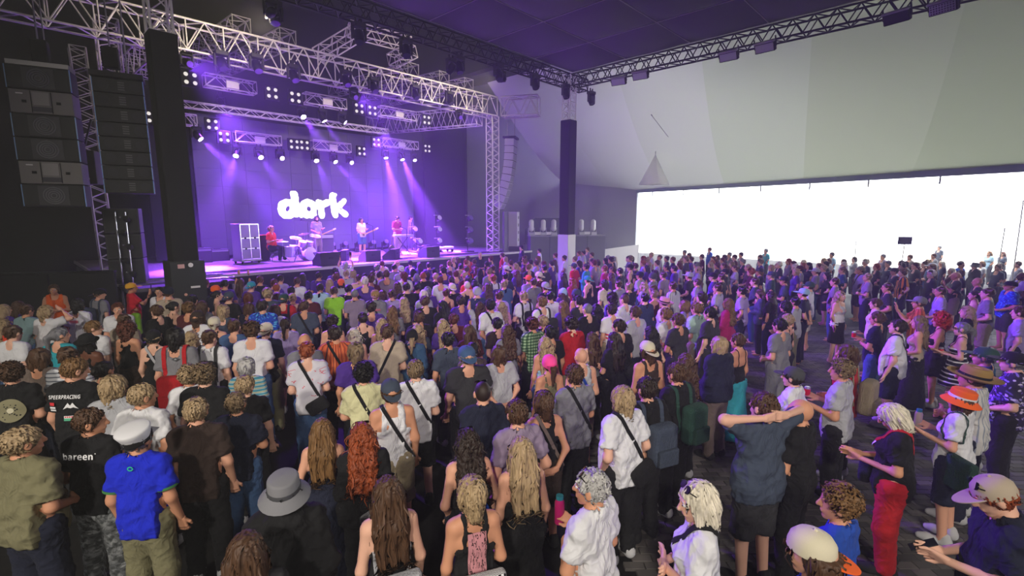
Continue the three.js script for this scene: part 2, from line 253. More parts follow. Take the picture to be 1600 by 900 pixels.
beams.forEach(([px, py, v, u, vv, y, I], k) => {
  const p = onV(px, py, v).add(V3(0, 0.34, 0)), tgt = S(u, vv, y), dir = tgt.clone().sub(p);
  const at = movingHead('purple glowing moving head light, ' + beamWords[k], p, I ? dir : dir.clone().setY(dir.y * 0.6), I ? 22 : 4, 1);
  if (I) { const L = new THREE.SpotLight(new THREE.Color().setRGB(...PURPLE), I * 46, 0, 0.22, 0.6, 2); L.position.copy(at); L.shadow.radius = 4; aim(L, tgt); }
});
// two wide purple washes over the stage and purple back light thrown onto the crowd from the front truss
for (const [u, v, y, tu, tv, ty, I, a] of [[-3, 5.5, 7.6, -2, 2.5, 1, 1500, 0.95], [4.5, 5.5, 7.6, 3.8, 2.5, 1, 1700, 0.95], [-5.2, 1.0, 7.75, -1.5, -14, 1.2, 1400, 0.5], [0.5, 1.0, 7.7, 1, -14, 1.2, 1400, 0.5], [6, 1.0, 7.7, 4, -15, 1.2, 550, 0.5]]) {
  const p = S(u, v, y), t = S(tu, tv, ty);
  const at = movingHead('purple wash light ' + (v > 2 ? (u < 0 ? 'high over the drum kit' : 'high over the keyboard') : u < -4 ? 'under the front truss beside the left pillar' : u < 2 ? 'under the middle of the front truss' : 'under the front truss beside the right tower'), p.clone().add(V3(0, 0.34, 0)), t.clone().sub(p), 0.5, 0.9, 'purple wash lights');
  const L = new THREE.SpotLight(new THREE.Color().setRGB(0.26, 0.06, 1), I, 0, a, 0.8, 2); L.position.copy(at); L.shadow.radius = 8; aim(L, t);
}
// a soft white front light on the band
{ const p = S(2, -3.3, 8.2); movingHead('white front light on the roof edge truss aimed at the band', p.clone().add(V3(0, 0.4, 0)), S(1.5, 3.5, 2).sub(p), 3); const L = new THREE.SpotLight(0xfff0f4, 260, 0, 0.3, 0.6, 2); L.position.copy(p).add(V3(0, -0.3, 0)).addScaledVector(SV, 0.3); L.shadow.radius = 5; aim(L, S(1.5, 3.5, 2)); }
// two warm front lights on the roof edge truss that pick out the pale trusses
[[-4.2, 'left'], [4.6, 'right']].forEach(([u, w]) => { const p = S(u, -3.3, 8.3), t = S(u * 0.9, 1.2, 8.3); movingHead('warm white front light on the roof edge truss, ' + w + ' of the two', p.clone().add(V3(0, 0.4, 0)), t.clone().sub(p), 3, 0.9); const L = new THREE.SpotLight(0xffeccf, 75, 0, 1.15, 0.8, 2); L.position.copy(p).addScaledVector(SV, 0.32); L.shadow.radius = 6; aim(L, t); });
// unlit movers hanging from the roof edge truss and from the front truss
['leftmost, at the picture top', 'second from the left', 'third from the left', 'fourth from the left', 'fifth from the left', 'sixth from the left', 'just left of the right pillar', 'at the far right end'].forEach((w, k) => movingHead('dark moving head hanging from the roof edge truss, ' + w, atY(...[[427, 2], [560, 36], [634, 60], [717, 88], [779, 100], [836, 116], [884, 132], [924, 143]][k], 8.85), V3(0.2, -1, 0.3 + 0.1 * (k % 3)), 0, 1.15, 'unlit movers on the roof edge truss'));
[[345, 92], [400, 97], [458, 113], [540, 122], [583, 133], [648, 145], [702, 155]].forEach(([px, py], k) => movingHead('dark moving head under the front truss, ' + ['first', 'second', 'third', 'fourth', 'fifth', 'sixth', 'seventh'][k] + ' from the left', onV(px, py - 12, 0.3), V3(0.5, -1, 0.4), 0, 1.1, 'unlit movers on the front truss'));
// square wash lights on the side truss
const washGeo = { body: rb(0.62, 0.3, 0.2, 0.03), visor: bx(0.64, 0.05, 0.26, 0, 0.17, 0.04) };
[[967, 127, 'nearest the right pillar'], [1001, 118, 'second from the right pillar'], [1139, 88, 'third from the right pillar'], [1196, 74, 'fourth from the right pillar'], [1402, 27, 'with a dark face'], [1475, 11, 'at the top right with a lamp grid']].forEach(([px, py, w], k) => {
  const o = thing('wash_light', 'square wash light under the side truss, ' + w, 'floodlight', atY(px, py, 8.55), 0, 'square wash lights'); o.rotation.order = 'YXZ'; o.rotation.set(0.45, Math.atan2(-o.position.x, -o.position.z) - 0.35, 0);
  mesh('housing', washGeo.body, M.cabinet, o); mesh('visor', washGeo.visor, M.alu2, o);
  for (const s of [-1, 1]) mesh('bracket', bx(0.03, 0.32, 0.05, s * 0.33, 0.14, 0), M.darkMetal, o);
  const face = mesh('lamp_face', bx(0.56, 0.24, 0.02, 0, 0, 0.105), mat(k === 4 ? 0x24262a : 0xbfc0bd, 0.35), o);
  if (k === 5) for (let i = 0; i < 9; i++) for (let j = 0; j < 4; j++) mesh('led', new THREE.CylinderGeometry(0.018, 0.018, 0.012, 8).rotateX(Math.PI / 2).translate(-0.24 + i * 0.06, -0.09 + j * 0.06, 0.12), M.grey, face);
});
// truss pods over the stage: short truss, two four-lamp blinders, white panel, movers below
const pods = [[292, 112, 420, 150, 3.0, 'top row, nearest the left pillar'], [455, 142, 555, 174, 3.0, 'top row, in the middle'], [575, 165, 660, 190, 3.0, 'top row, right'], [222, 172, 328, 198, 6.0, 'lower row, half behind the left pillar'], [345, 203, 455, 230, 6.0, 'lower row, left of the logo'], [470, 217, 560, 240, 6.0, 'lower row, over the logo'], [582, 213, 662, 236, 6.0, 'lower row, right, above the keyboard']];
const bulbMat = glow([1.0, 0.93, 0.85], 0.8), bulbGeo = new THREE.SphereGeometry(0.07, 10, 6, 0, 6.3, 0, 1.57).rotateX(Math.PI / 2);
pods.forEach(([x0, y0, x1, y1, v, w]) => {
  const a = onV(x0, y0, v), b = onV(x1, y1, v), y = (a.y + b.y) / 2, A = a.clone().setY(y), B = b.clone().setY(y), dir = B.clone().sub(A).normalize();
  truss('lighting_truss', 'short white lighting truss over the stage, ' + w, A.clone().addScaledVector(dir, 0.5), B.clone().addScaledVector(dir, -0.5), 0.4, 0.42, 0.8, M.alu, { r: 0.026, group: 'short lighting trusses' });
  [[A, 'left'], [B, 'right']].forEach(([p, side]) => {
    const o = thing('blinder_light', 'four-lamp blinder, ' + side + ' end, short truss in the ' + w, 'blinder', p.clone().addScaledVector(SV, -0.3).add(V3(0, -0.12, 0)), RY, 'four-lamp blinders');
    mesh('housing', rb(0.54, 0.54, 0.12, 0.02), M.black, o);
    for (const i of [-1, 1]) for (const j of [-1, 1]) mesh('bulb', bulbGeo, bulbMat, o).position.set(i * 0.13, j * 0.13, 0.05);
  });
  const mid = A.clone().lerp(B, 0.5).addScaledVector(SV, -0.26), pn = mesh('strobe_panel', rb(0.42, 0.26, 0.08, 0.015), mat(0xe9e4d8, 0.5)); pn.position.copy(mid).add(V3(0, -0.06, 0)); pn.rotation.y = RY; tag(pn, 'white strobe panel on the short truss, ' + w, 'strobe', 'white strobe panels');
});
// long thin bar under the upper pods, with slanted hangers
truss('lighting_truss', 'long thin white truss below the upper row of pods', onV(268, 160, 3.4), onV(605, 206, 3.4), 0.25, 0.22, 0.6, M.alu, { r: 0.018 });

// ------------------------------------------------------------------ loudspeakers
function cabinet(parent, w, h, d, y, kind) {
  const c = mesh('cabinet', rb(w, h - 0.02, d, 0.015, 0, y, 0), kind === 'back' ? M.panelGrey : M.cabinet, parent);
  if (kind === 'back') {
    mesh('rear_plate', bx(w * 0.26, h * 0.52, 0.02, 0, y + h * 0.14, d / 2 + 0.008), mat(0x8d8a84, 0.5), c); mesh('connector_panel', bx(w * 0.3, h * 0.2, 0.02, 0, y - h * 0.3, d / 2 + 0.008), M.grey, c);
    for (const s of [-1, 1]) mesh('vent', bx(0.08, 0.06, 0.012, s * w * 0.27, y, d / 2 + 0.008), M.black, c);
    for (const s of [-1, 1]) mesh('seam', bx(0.015, h * 0.9, 0.012, s * w * 0.16, y, d / 2 + 0.004), M.black, c);
    mesh('badge', bx(0.12, 0.025, 0.012, -w * 0.33, y + h * 0.32, d / 2 + 0.008), M.white, c);
  } else {
    mesh('grille', bx(w * 0.96, h * 0.88, 0.02, 0, y, d / 2 + 0.006), M.grille, c);
    for (const s of [-1, 1]) mesh('edge_strip', bx(0.018, h * 0.94, 0.03, s * (w / 2 + 0.004), y, d / 2 - 0.005), M.blueEdge, c);
    if (kind === 'sub') {
      mesh('inner_frame', bx(w * 0.5, h * 0.84, 0.012, 0, y, d / 2 + 0.02), mat(0x38393b, 0.6), c);
      for (let k = 0; k < 4; k++) mesh('cone_ring', new THREE.TorusGeometry(h * (0.1 + 0.085 * k), 0.016, 5, 20).translate(0, y, d / 2 + 0.024), mat(0x68686a, 0.5), c);
    } else { for (let k = 0; k < 4; k++) mesh('horn_fin', bx(w * 0.13, h * 0.08, 0.02, w * 0.06, y + (k - 1.5) * h * 0.16, d / 2 + 0.02), mat(0x555558, 0.5), c); for (const s of [-0.3, 0.33]) mesh('driver', new THREE.CylinderGeometry(h * 0.32, h * 0.32, 0.012, 18).rotateX(Math.PI / 2).translate(s * w, y, d / 2 + 0.018), mat(0x222325, 0.7), c); }
  }
  return c;
}
{
  const p = atD(80, 218, 12), o = thing('subwoofer_array', 'tall hanging column of six big grey and black subwoofer cabinets, far left', 'speaker array', V3(p.x, 0, p.z), RY - 0.32);
  ['sub', 'back', 'sub', 'sub', 'back', 'sub'].forEach((k, i) => cabinet(o, 1.12, 0.535, 0.6, 6.15 - i * 0.535, k));
  mesh('fly_frame', bx(1.1, 0.1, 0.5, 0, 6.48, 0), M.alu2, o); mesh('hoist', rb(0.3, 0.6, 0.25, 0.04, 0.05, 6.75, 0.1), M.black, o); mesh('chain', merge([cyl(V3(0, 7, 0), V3(0, 8.4, 0), 0.02), cyl(V3(0.12, 7, 0), V3(0.12, 8.4, 0), 0.015)]), M.alu2, o);
}
{
  const p = atD(195, 212, 12.8), o = thing('line_array', 'hanging column of eight black line array speakers with blue edges', 'speaker array', V3(p.x, 0, p.z), RY - 0.25);
  for (let i = 0; i < 8; i++) cabinet(o, 1.0, 0.352, 0.45, 6.2 - i * 0.352, 'line');
  mesh('fly_frame', bx(1.05, 0.12, 0.6, 0, 6.46, 0), M.cabinet, o); mesh('hoist', rb(0.34, 0.5, 0.28, 0.04, -0.1, 6.9, 0), M.black, o); mesh('chain', merge([cyl(V3(-0.1, 7, 0), V3(-0.1, 8.3, 0), 0.02), cyl(V3(0.2, 6.5, 0), V3(0.2, 8.3, 0), 0.02)]), M.alu2, o);
}
{ const p = atD(133, 262, 13), o = thing('hung_speaker', 'small black side speaker hanging between the two left speaker columns', 'speaker', p, RY - 0.5); mesh('cabinet', rb(0.66, 0.86, 0.5, 0.02), mat(0x45443f, 0.7), o); mesh('badge', bx(0.05, 0.04, 0.01, 0.15, -0.3, 0.255), M.white, o); mesh('bracket', cyl(V3(0, 0.4, 0), V3(0.1, 1.3, -0.4), 0.025), M.darkMetal, o); }
{ // curved hang on the right
  const o = thing('line_array', 'curved pale line array hanging right of the white stage tower', 'speaker array', S(9.75, 1.1, 0), RY + 0.55);
  let y = 6.9, z = 0, a = 0.03;
  for (let i = 0; i < 10; i++) {
    const c = new THREE.Group(); c.name = 'cabinet'; o.add(c); c.position.set(0, y, z); c.rotation.x = a;
    mesh('shell', rb(0.95, 0.36, 0.5, 0.02), mat(0xc4c1c8, 0.6), c); mesh('front_grille', bx(0.88, 0.3, 0.02, 0, 0, 0.255), mat(0x9a98a0, 0.6), c); mesh('joint', bx(0.97, 0.02, 0.52, 0, -0.185, 0), M.black, c);
    y -= 0.375 * Math.cos(a); z -= 0.375 * Math.sin(a); a += 0.028 + i * 0.006;
  }
  mesh('fly_frame', bx(0.95, 0.1, 0.7, 0, 7.16, 0), M.darkMetal, o); mesh('chain', merge([cyl(V3(0, 7.2, 0.2), V3(0, 8.3, 0.2), 0.02), cyl(V3(0, 7.2, -0.2), V3(0, 8.3, -0.2), 0.02)]), M.alu2, o);
}
{ // stacks on the stage wings
  const p = atD(200, 405, 13.6), o = thing('speaker_stack', 'black speaker and rack stack at the left stage wing with a chrome lamp ladder', 'speaker stack', V3(p.x, 1.1, p.z), RY - 0.3);
  for (let i = 0; i < 3; i++) { const c = mesh('cabinet', rb(0.8, 0.68, 0.6, 0.02, 0, 0.36 + i * 0.7, 0), mat(0x222326, 0.6), o); mesh('grille', bx(0.72, 0.58, 0.02, 0, 0.36 + i * 0.7, 0.3), M.grille, c); }
  for (const s of [-0.1, 0.12]) mesh('ladder_pole', cyl(V3(s, 0, 0.45), V3(s, 2.0, 0.4), 0.025, 8), M.chrome, o);
  for (let i = 0; i < 5; i++) { const k = mesh('ladder_lamp', new THREE.CylinderGeometry(0.06, 0.08, 0.16, 10).rotateX(1.2).translate(0.15 - (i % 2) * 0.1, 0.3 + i * 0.38, 0.5), M.black, o); mesh('clamp', new THREE.SphereGeometry(0.035, 8, 6).translate(0.02, 0.34 + i * 0.38, 0.47), M.chrome, k); }
}
{ const p = S(9.35, 0.5, 1.1), o = thing('speaker_stack', 'pale column speaker beside the purple riser at the right tower', 'speaker stack', p, RY + 0.5); mesh('cabinet', rb(0.5, 1.9, 0.5, 0.02, 0, 1.15, 0), mat(0xbab6bd, 0.6), o); mesh('riser', rb(0.9, 2.1, 0.12, 0.02, -0.55, 1.05, -0.3), mat(0x6b6576, 0.7), o); mesh('base_box', rb(0.75, 0.26, 0.6, 0.02, 0.05, 0.13, 0.1), M.grey, o); for (let i = 0; i < 4; i++) mesh('horn', rb(0.1, 0.16, 0.02, 0.01, 0, 0.6 + i * 0.4, 0.255), M.black, o); }

// ------------------------------------------------------------------ on stage
function wedge(u, v, turn, label, s = 1) {
  const o = thing('stage_monitor', label, 'monitor speaker', S(u, v, 1.1), RY + turn, 'wedge monitors'), sh = new THREE.Shape([[-0.28, 0], [0.28, 0], [0.28, 0.16], [-0.08, 0.44], [-0.28, 0.44]].map(([x, y]) => new THREE.Vector2(x * s, y * s)));
  mesh('cabinet', new THREE.ExtrudeGeometry(sh, { depth: 0.72 * s, bevelEnabled: true, bevelSize: 0.012, bevelThickness: 0.012, bevelSegments: 1 }).translate(0, 0, -0.36 * s).rotateY(Math.PI / 2), mat(0x1d1d22, 0.7), o);
  mesh('grille', bx(0.66 * s, 0.02, 0.4 * s).rotateX(0.66).translate(0, 0.31 * s, -0.11 * s), mat(0x2b2b30, 0.5, 0.3), o); mesh('handle', bx(0.14 * s, 0.05 * s, 0.02, 0, 0.26 * s, 0.3 * s), M.black, o);
}
wedge(-1.27, 0.45, 0.05, 'black wedge monitor at the stage edge, leftmost', 1.15); wedge(0.86, 0.95, 0.05, 'black wedge monitor in front of the guitarist'); wedge(1.95, 1.0, 0.7, 'tilted wedge monitor right of the guitarist'); wedge(0.1, 2.0, 0.9, 'wedge monitor behind the front row, left of the guitarist'); wedge(3.7, 0.6, 0.1, 'black wedge monitor at the stage edge, rightmost', 1.1); wedge(4.6, 2.2, 1.2, 'tilted wedge monitor right of the keyboard');
{ const o = thing('flight_case', 'tall grey flight case on castors at the left of the stage', 'flight case', S(-3.1, 3.6, 1.1), RY + 0.25);
  mesh('body', rb(0.78, 1.42, 0.6, 0.015, 0, 0.87, 0), M.caseGrey, o); for (const x of [-0.38, 0, 0.38]) mesh('edge_rail', bx(0.03, 1.42, 0.02, x, 0.87, 0.305), M.chrome, o); for (const y of [0.18, 0.6, 1.02, 1.56]) mesh('edge_rail', bx(0.78, 0.03, 0.02, 0, y, 0.305), M.chrome, o);
  for (const [x, y] of [[-0.2, 0.6], [0.2, 0.6], [-0.2, 1.02], [0.2, 1.02]]) mesh('latch', bx(0.07, 0.07, 0.02, x, y, 0.32), M.darkMetal, o); mesh('dolly', bx(0.84, 0.06, 0.66, 0, 0.13, 0), M.alu2, o); for (const x of [-0.34, 0.34]) for (const z of [-0.24, 0.24]) mesh('castor', new THREE.CylinderGeometry(0.05, 0.05, 0.04, 12).rotateZ(Math.PI / 2).translate(x, 0.05, z), M.black, o); }
{ const o = thing('flight_case', 'black flight case right behind the tall grey one', 'flight case', S(-2.4, 4.2, 1.1), RY + 0.2); mesh('body', rb(0.6, 1.1, 0.5, 0.015, 0, 0.57, 0), M.black, o); mesh('lid_edge', bx(0.62, 0.03, 0.52, 0, 1.1, 0), M.chrome, o); }
function amp(u, v, turn, w, h, label, cat = 'amplifier') { const o = thing('guitar_amp', label, cat, S(u, v, 1.1), RY + turn, 'amplifiers and boxes at the back of the stage'); mesh('cabinet', rb(w, h, 0.4, 0.02, 0, h / 2, 0), M.cabinet, o); mesh('grille', bx(w * 0.9, h * 0.66, 0.015, 0, h * 0.4, 0.2), mat(0x3a3842, 0.8), o); mesh('control_panel', bx(w * 0.9, h * 0.14, 0.015, 0, h * 0.86, 0.2), mat(0x9a96a2, 0.5), o); mesh('handle', bx(w * 0.3, 0.03, 0.05, 0, h + 0.015, 0), M.black, o); }
amp(1.0, 5.3, 0.15, 0.7, 1.05, 'bass amplifier standing right behind the bass player'); amp(-4.3, 5.2, 0, 0.7, 0.6, 'low black amplifier at the left foot of the LED wall'); amp(-3.6, 5.6, 0, 0.8, 0.5, 'black box left of the tall grey flight case'); amp(-1.7, 5.7, 0, 0.7, 0.62, 'black amplifier behind the drummer');
const propLabels = ['first floor light behind the guitarist, from the left', 'floor light behind the guitarist', 'floor light right behind the guitarist', 'floor light left of the keyboard player', 'floor light behind the keyboard'];
[1.6, 2.3, 3.1, 3.9, 4.7].forEach((u, k) => { const o = thing('floor_light', 'black ' + propLabels[k], 'floor light', S(u, 5.9, 1.1), RY, 'floor lights along the LED wall'); mesh('base', rb(0.4, 0.14, 0.3, 0.02, 0, 0.07, 0), M.black, o); for (const s of [-1, 1]) mesh('yoke_arm', rb(0.04, 0.34, 0.1, 0.01, s * 0.2, 0.3, 0), M.black, o); const h = mesh('barrel', new THREE.CylinderGeometry(0.15, 0.13, 0.34, 16).rotateX(1.1).translate(0, 0.42, 0), M.darkMetal, o); mesh('lens', new THREE.CylinderGeometry(0.12, 0.12, 0.02, 16).rotateX(1.1).translate(0, 0.5, 0.16), mat(0x8080a8, 0.1, 0.4), h); });
{ // drum kit
  const o = thing('drum_kit', 'chrome and silver drum kit with raised cymbals on the stage', 'drum kit', S(-1.25, 2.9, 1.1), RY + 0.2), shell = mat(0xb9b4c4, 0.25, 0.5), skin = mat(0xe6e3ea, 0.5);
  const drum = (name, x, y, z, r, h, rx, rz = 0) => { const d = mesh(name, new THREE.CylinderGeometry(r, r, h, 24).rotateX(rx).rotateZ(rz).translate(x, y, z), shell, o); mesh('skin', new THREE.CylinderGeometry(r * 0.96, r * 0.96, h + 0.012, 24).rotateX(rx).rotateZ(rz).translate(x, y, z), skin, d); for (const s of [-1, 1]) mesh('hoop', new THREE.TorusGeometry(r, 0.012, 6, 24).rotateX(Math.PI / 2).translate(0, s * h / 2, 0).rotateX(rx).rotateZ(rz).translate(x, y, z), M.chrome, d); };
  drum('bass_drum', 0.35, 0.3, 0, 0.29, 0.42, Math.PI / 2, 0); drum('tom', 0.15, 0.72, -0.02, 0.16, 0.22, 0.4); drum('tom', 0.48, 0.72, -0.02, 0.16, 0.22, 0.4); drum('floor_tom', -0.4, 0.42, -0.1, 0.21, 0.42, 0); drum('snare_drum', -0.05, 0.58, -0.35, 0.18, 0.14, 0.1);
  for (const [x, y, z, t] of [[0.75, 1.05, 0.05, 0.35], [-0.25, 1.0, 0.15, 0.3], [0.45, 1.12, -0.3, -0.3], [-0.55, 0.85, -0.35, 0.05]]) { const c = mesh('cymbal', new THREE.LatheGeometry([[0.001, 0.03], [0.03, 0.028], [0.05, 0.012], [0.24, -0.012], [0.242, -0.016]].map((q) => new THREE.Vector2(...q)), 24).rotateX(t).translate(x, y, z), mat(0xd9cdb0, 0.25, 0.8), o); mesh('stand', merge([cyl(V3(x, y, z), V3(x, 0.25, z), 0.014), cyl(V3(x, 0.3, z), V3(x + 0.22, 0, z + 0.1), 0.01), cyl(V3(x, 0.3, z), V3(x - 0.22, 0, z + 0.1), 0.01), cyl(V3(x, 0.3, z), V3(x, 0, z - 0.24), 0.01)]), M.chrome, c); }
  const st = thing('drum_stool', 'round drum stool with chrome legs under the drummer', 'stool', S(-2.1, 3.6, 1.1), RY); mesh('seat', new THREE.CylinderGeometry(0.17, 0.16, 0.08, 18).translate(0, 0.46, 0), M.black, st); for (let k = 0; k < 3; k++) mesh('leg', cyl(V3(0, 0.35, 0), V3(Math.cos(k * 2.1) * 0.25, 0, Math.sin(k * 2.1) * 0.25), 0.012), M.chrome, st);
}
{ const o = thing('keyboard', 'slim stage keyboard on a black cross stand', 'keyboard', S(3.75, 2.75, 1.1), RY); const b = mesh('body', rb(1.1, 0.1, 0.3, 0.015, 0, 0.92, 0), mat(0x9f9cab, 0.5), o); mesh('keys', bx(1.0, 0.02, 0.14, 0, 0.975, -0.06), M.white, b); for (const s of [-1, 1]) mesh('stand_leg', cyl(V3(-0.36 * s, 0.86, 0.1 * s), V3(0.36 * s, 0, 0.1 * s), 0.02), M.black, o); }
function micStand(u, v, h, label) { const o = thing('microphone_stand', label, 'microphone', S(u, v, 1.1), RY); mesh('base', new THREE.CylinderGeometry(0.14, 0.14, 0.02, 18).translate(0, 0.01, 0), M.black, o); mesh('pole', cyl(V3(0, 0, 0), V3(0, h, 0), 0.012), M.darkMetal, o); mesh('boom', cyl(V3(0, h, 0), V3(-0.16, h + 0.12, -0.25), 0.01), M.darkMetal, o); mesh('microphone', new THREE.CapsuleGeometry(0.026, 0.1, 4, 10).rotateX(0.9).translate(-0.16, h + 0.13, -0.27), M.darkMetal, o); }
micStand(2.55, 3.45, 1.4, 'microphone stand in front of the guitarist'); micStand(-0.55, 3.6, 1.6, 'tall microphone stand beside the drum kit'); micStand(3.75, 2.4, 1.25, 'microphone stand at the keyboard');
{ const o = thing('guitar_stand', 'dark guitar leaning on a stand between guitarist and keyboard', 'guitar', S(2.95, 2.5, 1.1), RY); mesh('guitar_body', new THREE.SphereGeometry(0.19, 16, 10).scale(1, 1.2, 0.25).translate(0, 0.28, 0), mat(0x2a1c1c, 0.3), o); mesh('neck', cyl(V3(0, 0.45, 0), V3(0.08, 1.05, -0.05), 0.025), mat(0x4a3326, 0.5), o); mesh('stand_leg', merge([cyl(V3(-0.15, 0, 0.12), V3(0, 0.5, -0.05), 0.012), cyl(V3(0.15, 0, 0.12), V3(0, 0.5, -0.05), 0.012)]), M.black, o); }
// light stands at the right of the stage
function lampTree(u, v, label, n, bright) { const o = thing('lamp_stand', label, 'light stand', S(u, v, 1.1), RY); mesh('pole', cyl(V3(0, 0, 0), V3(0, 0.55 * n + 0.45, 0), 0.025, 8), M.darkMetal, o); mesh('foot', bx(0.5, 0.06, 0.5, 0, 0.03, 0), M.black, o); for (let i = 0; i < n; i++) { const h = mesh('lamp_head', new THREE.CylinderGeometry(0.15, 0.11, 0.26, 14).rotateX(1.2).translate(0.12, 0.55 + i * 0.6, 0.05), M.cabinet, o); mesh('lens', new THREE.CylinderGeometry(0.13, 0.13, 0.02, 14).rotateX(1.2).translate(0.12, 0.6 + i * 0.6, 0.18), mat(bright ? 0xe8e6f0 : 0x6f6c90, 0.2, 0.2), h); mesh('bracket', bx(0.36, 0.04, 0.05, 0.06, 0.72 + i * 0.6, 0), M.alu2, o); } }
lampTree(7.05, 1.7, 'black stand with three purple lit lamp heads left of the right tower', 3); lampTree(6.0, 3.0, 'stand with stacked white lamp heads on the right of the stage', 3, true); lampTree(5.3, 4.2, 'slim stand with a single pale lamp, second stand from the LED wall', 2, true); lampTree(4.95, 3.3, 'short slim stand with one pale lamp nearest the LED wall', 1, true); lampTree(10.0, 1.3, 'stand with purple lamp heads right of the pale column speaker', 3);
{ const o = thing('riser_trolley', 'white low trolley under the stacked lamp stand', 'trolley', S(6.2, 2.6, 1.1), RY); mesh('deck', rb(0.9, 0.1, 0.5, 0.02, 0, 0.22, 0), M.white, o); for (const x of [-0.38, 0.38]) for (const z of [-0.2, 0.2]) mesh('wheel', new THREE.CylinderGeometry(0.07, 0.07, 0.05, 12).rotateX(Math.PI / 2).translate(x, 0.07, z), M.black, o); }
// risers right of the stage with upright movers
{
  const a = atD(826, 374, 27.2), b = atD(942, 368, 28.2), mid = a.clone().lerp(b, 0.5), L = Math.hypot(b.x - a.x, b.z - a.z), turn = Math.atan2(-(b.z - a.z), b.x - a.x);
  const o = thing('riser', 'long grey riser right of the stage carrying upright white lights', 'riser', V3(mid.x, 0, mid.z), turn); for (let k = 0; k < 4; k++) mesh('panel', rb(L / 4 - 0.02, 2.26, 0.8, 0.015, (k - 1.5) * L / 4, 0.73, 0), mat(0x6c6d72, 0.85), o); mesh('top', bx(L, 0.05, 0.86, 0, 1.87, 0), mat(0x9a9a9c, 0.7), o);
  [[830, 'leftmost on the grey riser'], [848, 'second from the left on the grey riser'], [864, 'just left of the right pillar'], [907, 'just right of the right pillar'], [926, 'rightmost on the grey riser']].forEach(([px, w]) => { const t = (px - 826) / 116, p = a.clone().lerp(b, t), f = thing('upright_light', 'upright white moving light, ' + w, 'spotlight', V3(p.x, 1.9, p.z), turn, 'upright lights on the riser'); mesh('base', rb(0.34, 0.16, 0.3, 0.02, 0, 0.08, 0), mat(0xb5b5b5, 0.5), f); for (const s of [-1, 1]) mesh('yoke_arm', rb(0.04, 0.3, 0.1, 0.01, s * 0.17, 0.28, 0), mat(0xa8a8aa, 0.5), f); mesh('barrel', new THREE.CapsuleGeometry(0.14, 0.4, 6, 14).translate(0, 0.55, 0), mat(0xd8d8d6, 0.4), f); });
  [[839, 'between the first two upright lights'], [857, 'between the second and third upright lights'], [916, 'between the two upright lights right of the pillar']].forEach(([px, w]) => { const p = a.clone().lerp(b, (px - 826) / 116), f = thing('small_box_light', 'small pale box light ' + w, 'light', V3(p.x, 1.9, p.z), turn, 'small box lights'); mesh('body', rb(0.36, 0.16, 0.2, 0.02, 0, 0.1, 0), M.white, f); mesh('bracket', bx(0.4, 0.06, 0.06, 0, 0.02, 0), M.grey, f); });
  const t = thing('scenery_flat', 'grey scenery flat behind the riser, left of the right pillar', 'panel', atD(848, 360, 29.5), turn); mesh('panel', new THREE.ExtrudeGeometry(new THREE.Shape([[-1.1, -0.8], [1.1, -0.8], [1.1, 0.75], [-0.5, 0.75], [-1.1, 0.1]].map((q) => new THREE.Vector2(...q))), { depth: 0.06, bevelEnabled: false }), mat(0x55575e, 0.9), t); mesh('base_rail', bx(2.3, 0.06, 0.12, 0, -0.8, 0), M.grey, t);
}
{ // white banner wall beside the opening, white pennant tent and sign
  const a = atD(893, 406, 28.9), b = atD(996, 405, 29.6), mid = a.clone().lerp(b, 0.5), L = Math.hypot(b.x - a.x, b.z - a.z), o = thing('banner_wall', 'low white fabric wall left of the bright opening', 'banner', V3(mid.x, 0, mid.z), Math.atan2(-(b.z - a.z), b.x - a.x));
  mesh('fabric', new THREE.ExtrudeGeometry(new THREE.Shape([[-L / 2, -0.39], [L / 2, -0.39], [L / 2, 1.24], [-L / 2, 0.74]].map((q) => new THREE.Vector2(...q))), { depth: 0.05, bevelEnabled: false }), M.white, o); mesh('post', bx(0.08, 1.65, 0.08, L / 2, 0.43, 0), M.alu2, o);
  const t = thing('marquee', 'white pointed marquee top left above the opening', 'tent', atD(1022, 291, 25.5), RY); mesh('roof', new THREE.ConeGeometry(0.8, 1.55, 4, 1).rotateY(0.78).translate(0, 0.85, 0), M.white, t); mesh('finial', cyl(V3(0, 1.6, 0), V3(0, 2.0, 0), 0.02), M.alu2, t);
  const s = thing('placard', 'small grey placard held up on a stick in front of the opening', 'sign', atD(1414, 376, 15.5), -0.1); mesh('board', rb(0.42, 0.25, 0.02, 0.005), mat(0x5a5878, 0.8), s); mesh('stick', cyl(V3(0, -0.12, 0), V3(-0.02, -0.95, 0), 0.012), mat(0x8a8070, 0.8), s);
  for (let i = 0; i < 4; i++) mesh('text_line', bx(0.36 - (i % 2) * 0.05, 0.018, 0.004, 0, 0.08 - i * 0.05, 0.012), mat(0xa9a7c0, 0.8), s);
}
[[[1338, 1336], 373, 399, 22, 'thin pole outside the opening, left of a pair'], [[1347, 1347], 378, 400, 22, 'short thin pole outside the opening, right of a pair'], [[1599, 1584], 314, 420, 17, 'long leaning pole at the right edge of the opening'], [[1570, 1564], 357, 393, 18, 'short leaning pole left of the long one']].forEach(([x, y0, y1, D, l]) => pole(x, y0, y1, D, 0.018, l));
{ const p = atD(1018, 180, 20), q = atD(1044, 214, 20.5), o = thing('rigging_cable', 'thin grey cable slanting through the haze', 'cable', p); mesh('wire', cyl(V3(0, 0, 0), q.sub(p), 0.012), M.alu2, o); mesh('hook', new THREE.SphereGeometry(0.03, 8, 6), M.alu2, o); }
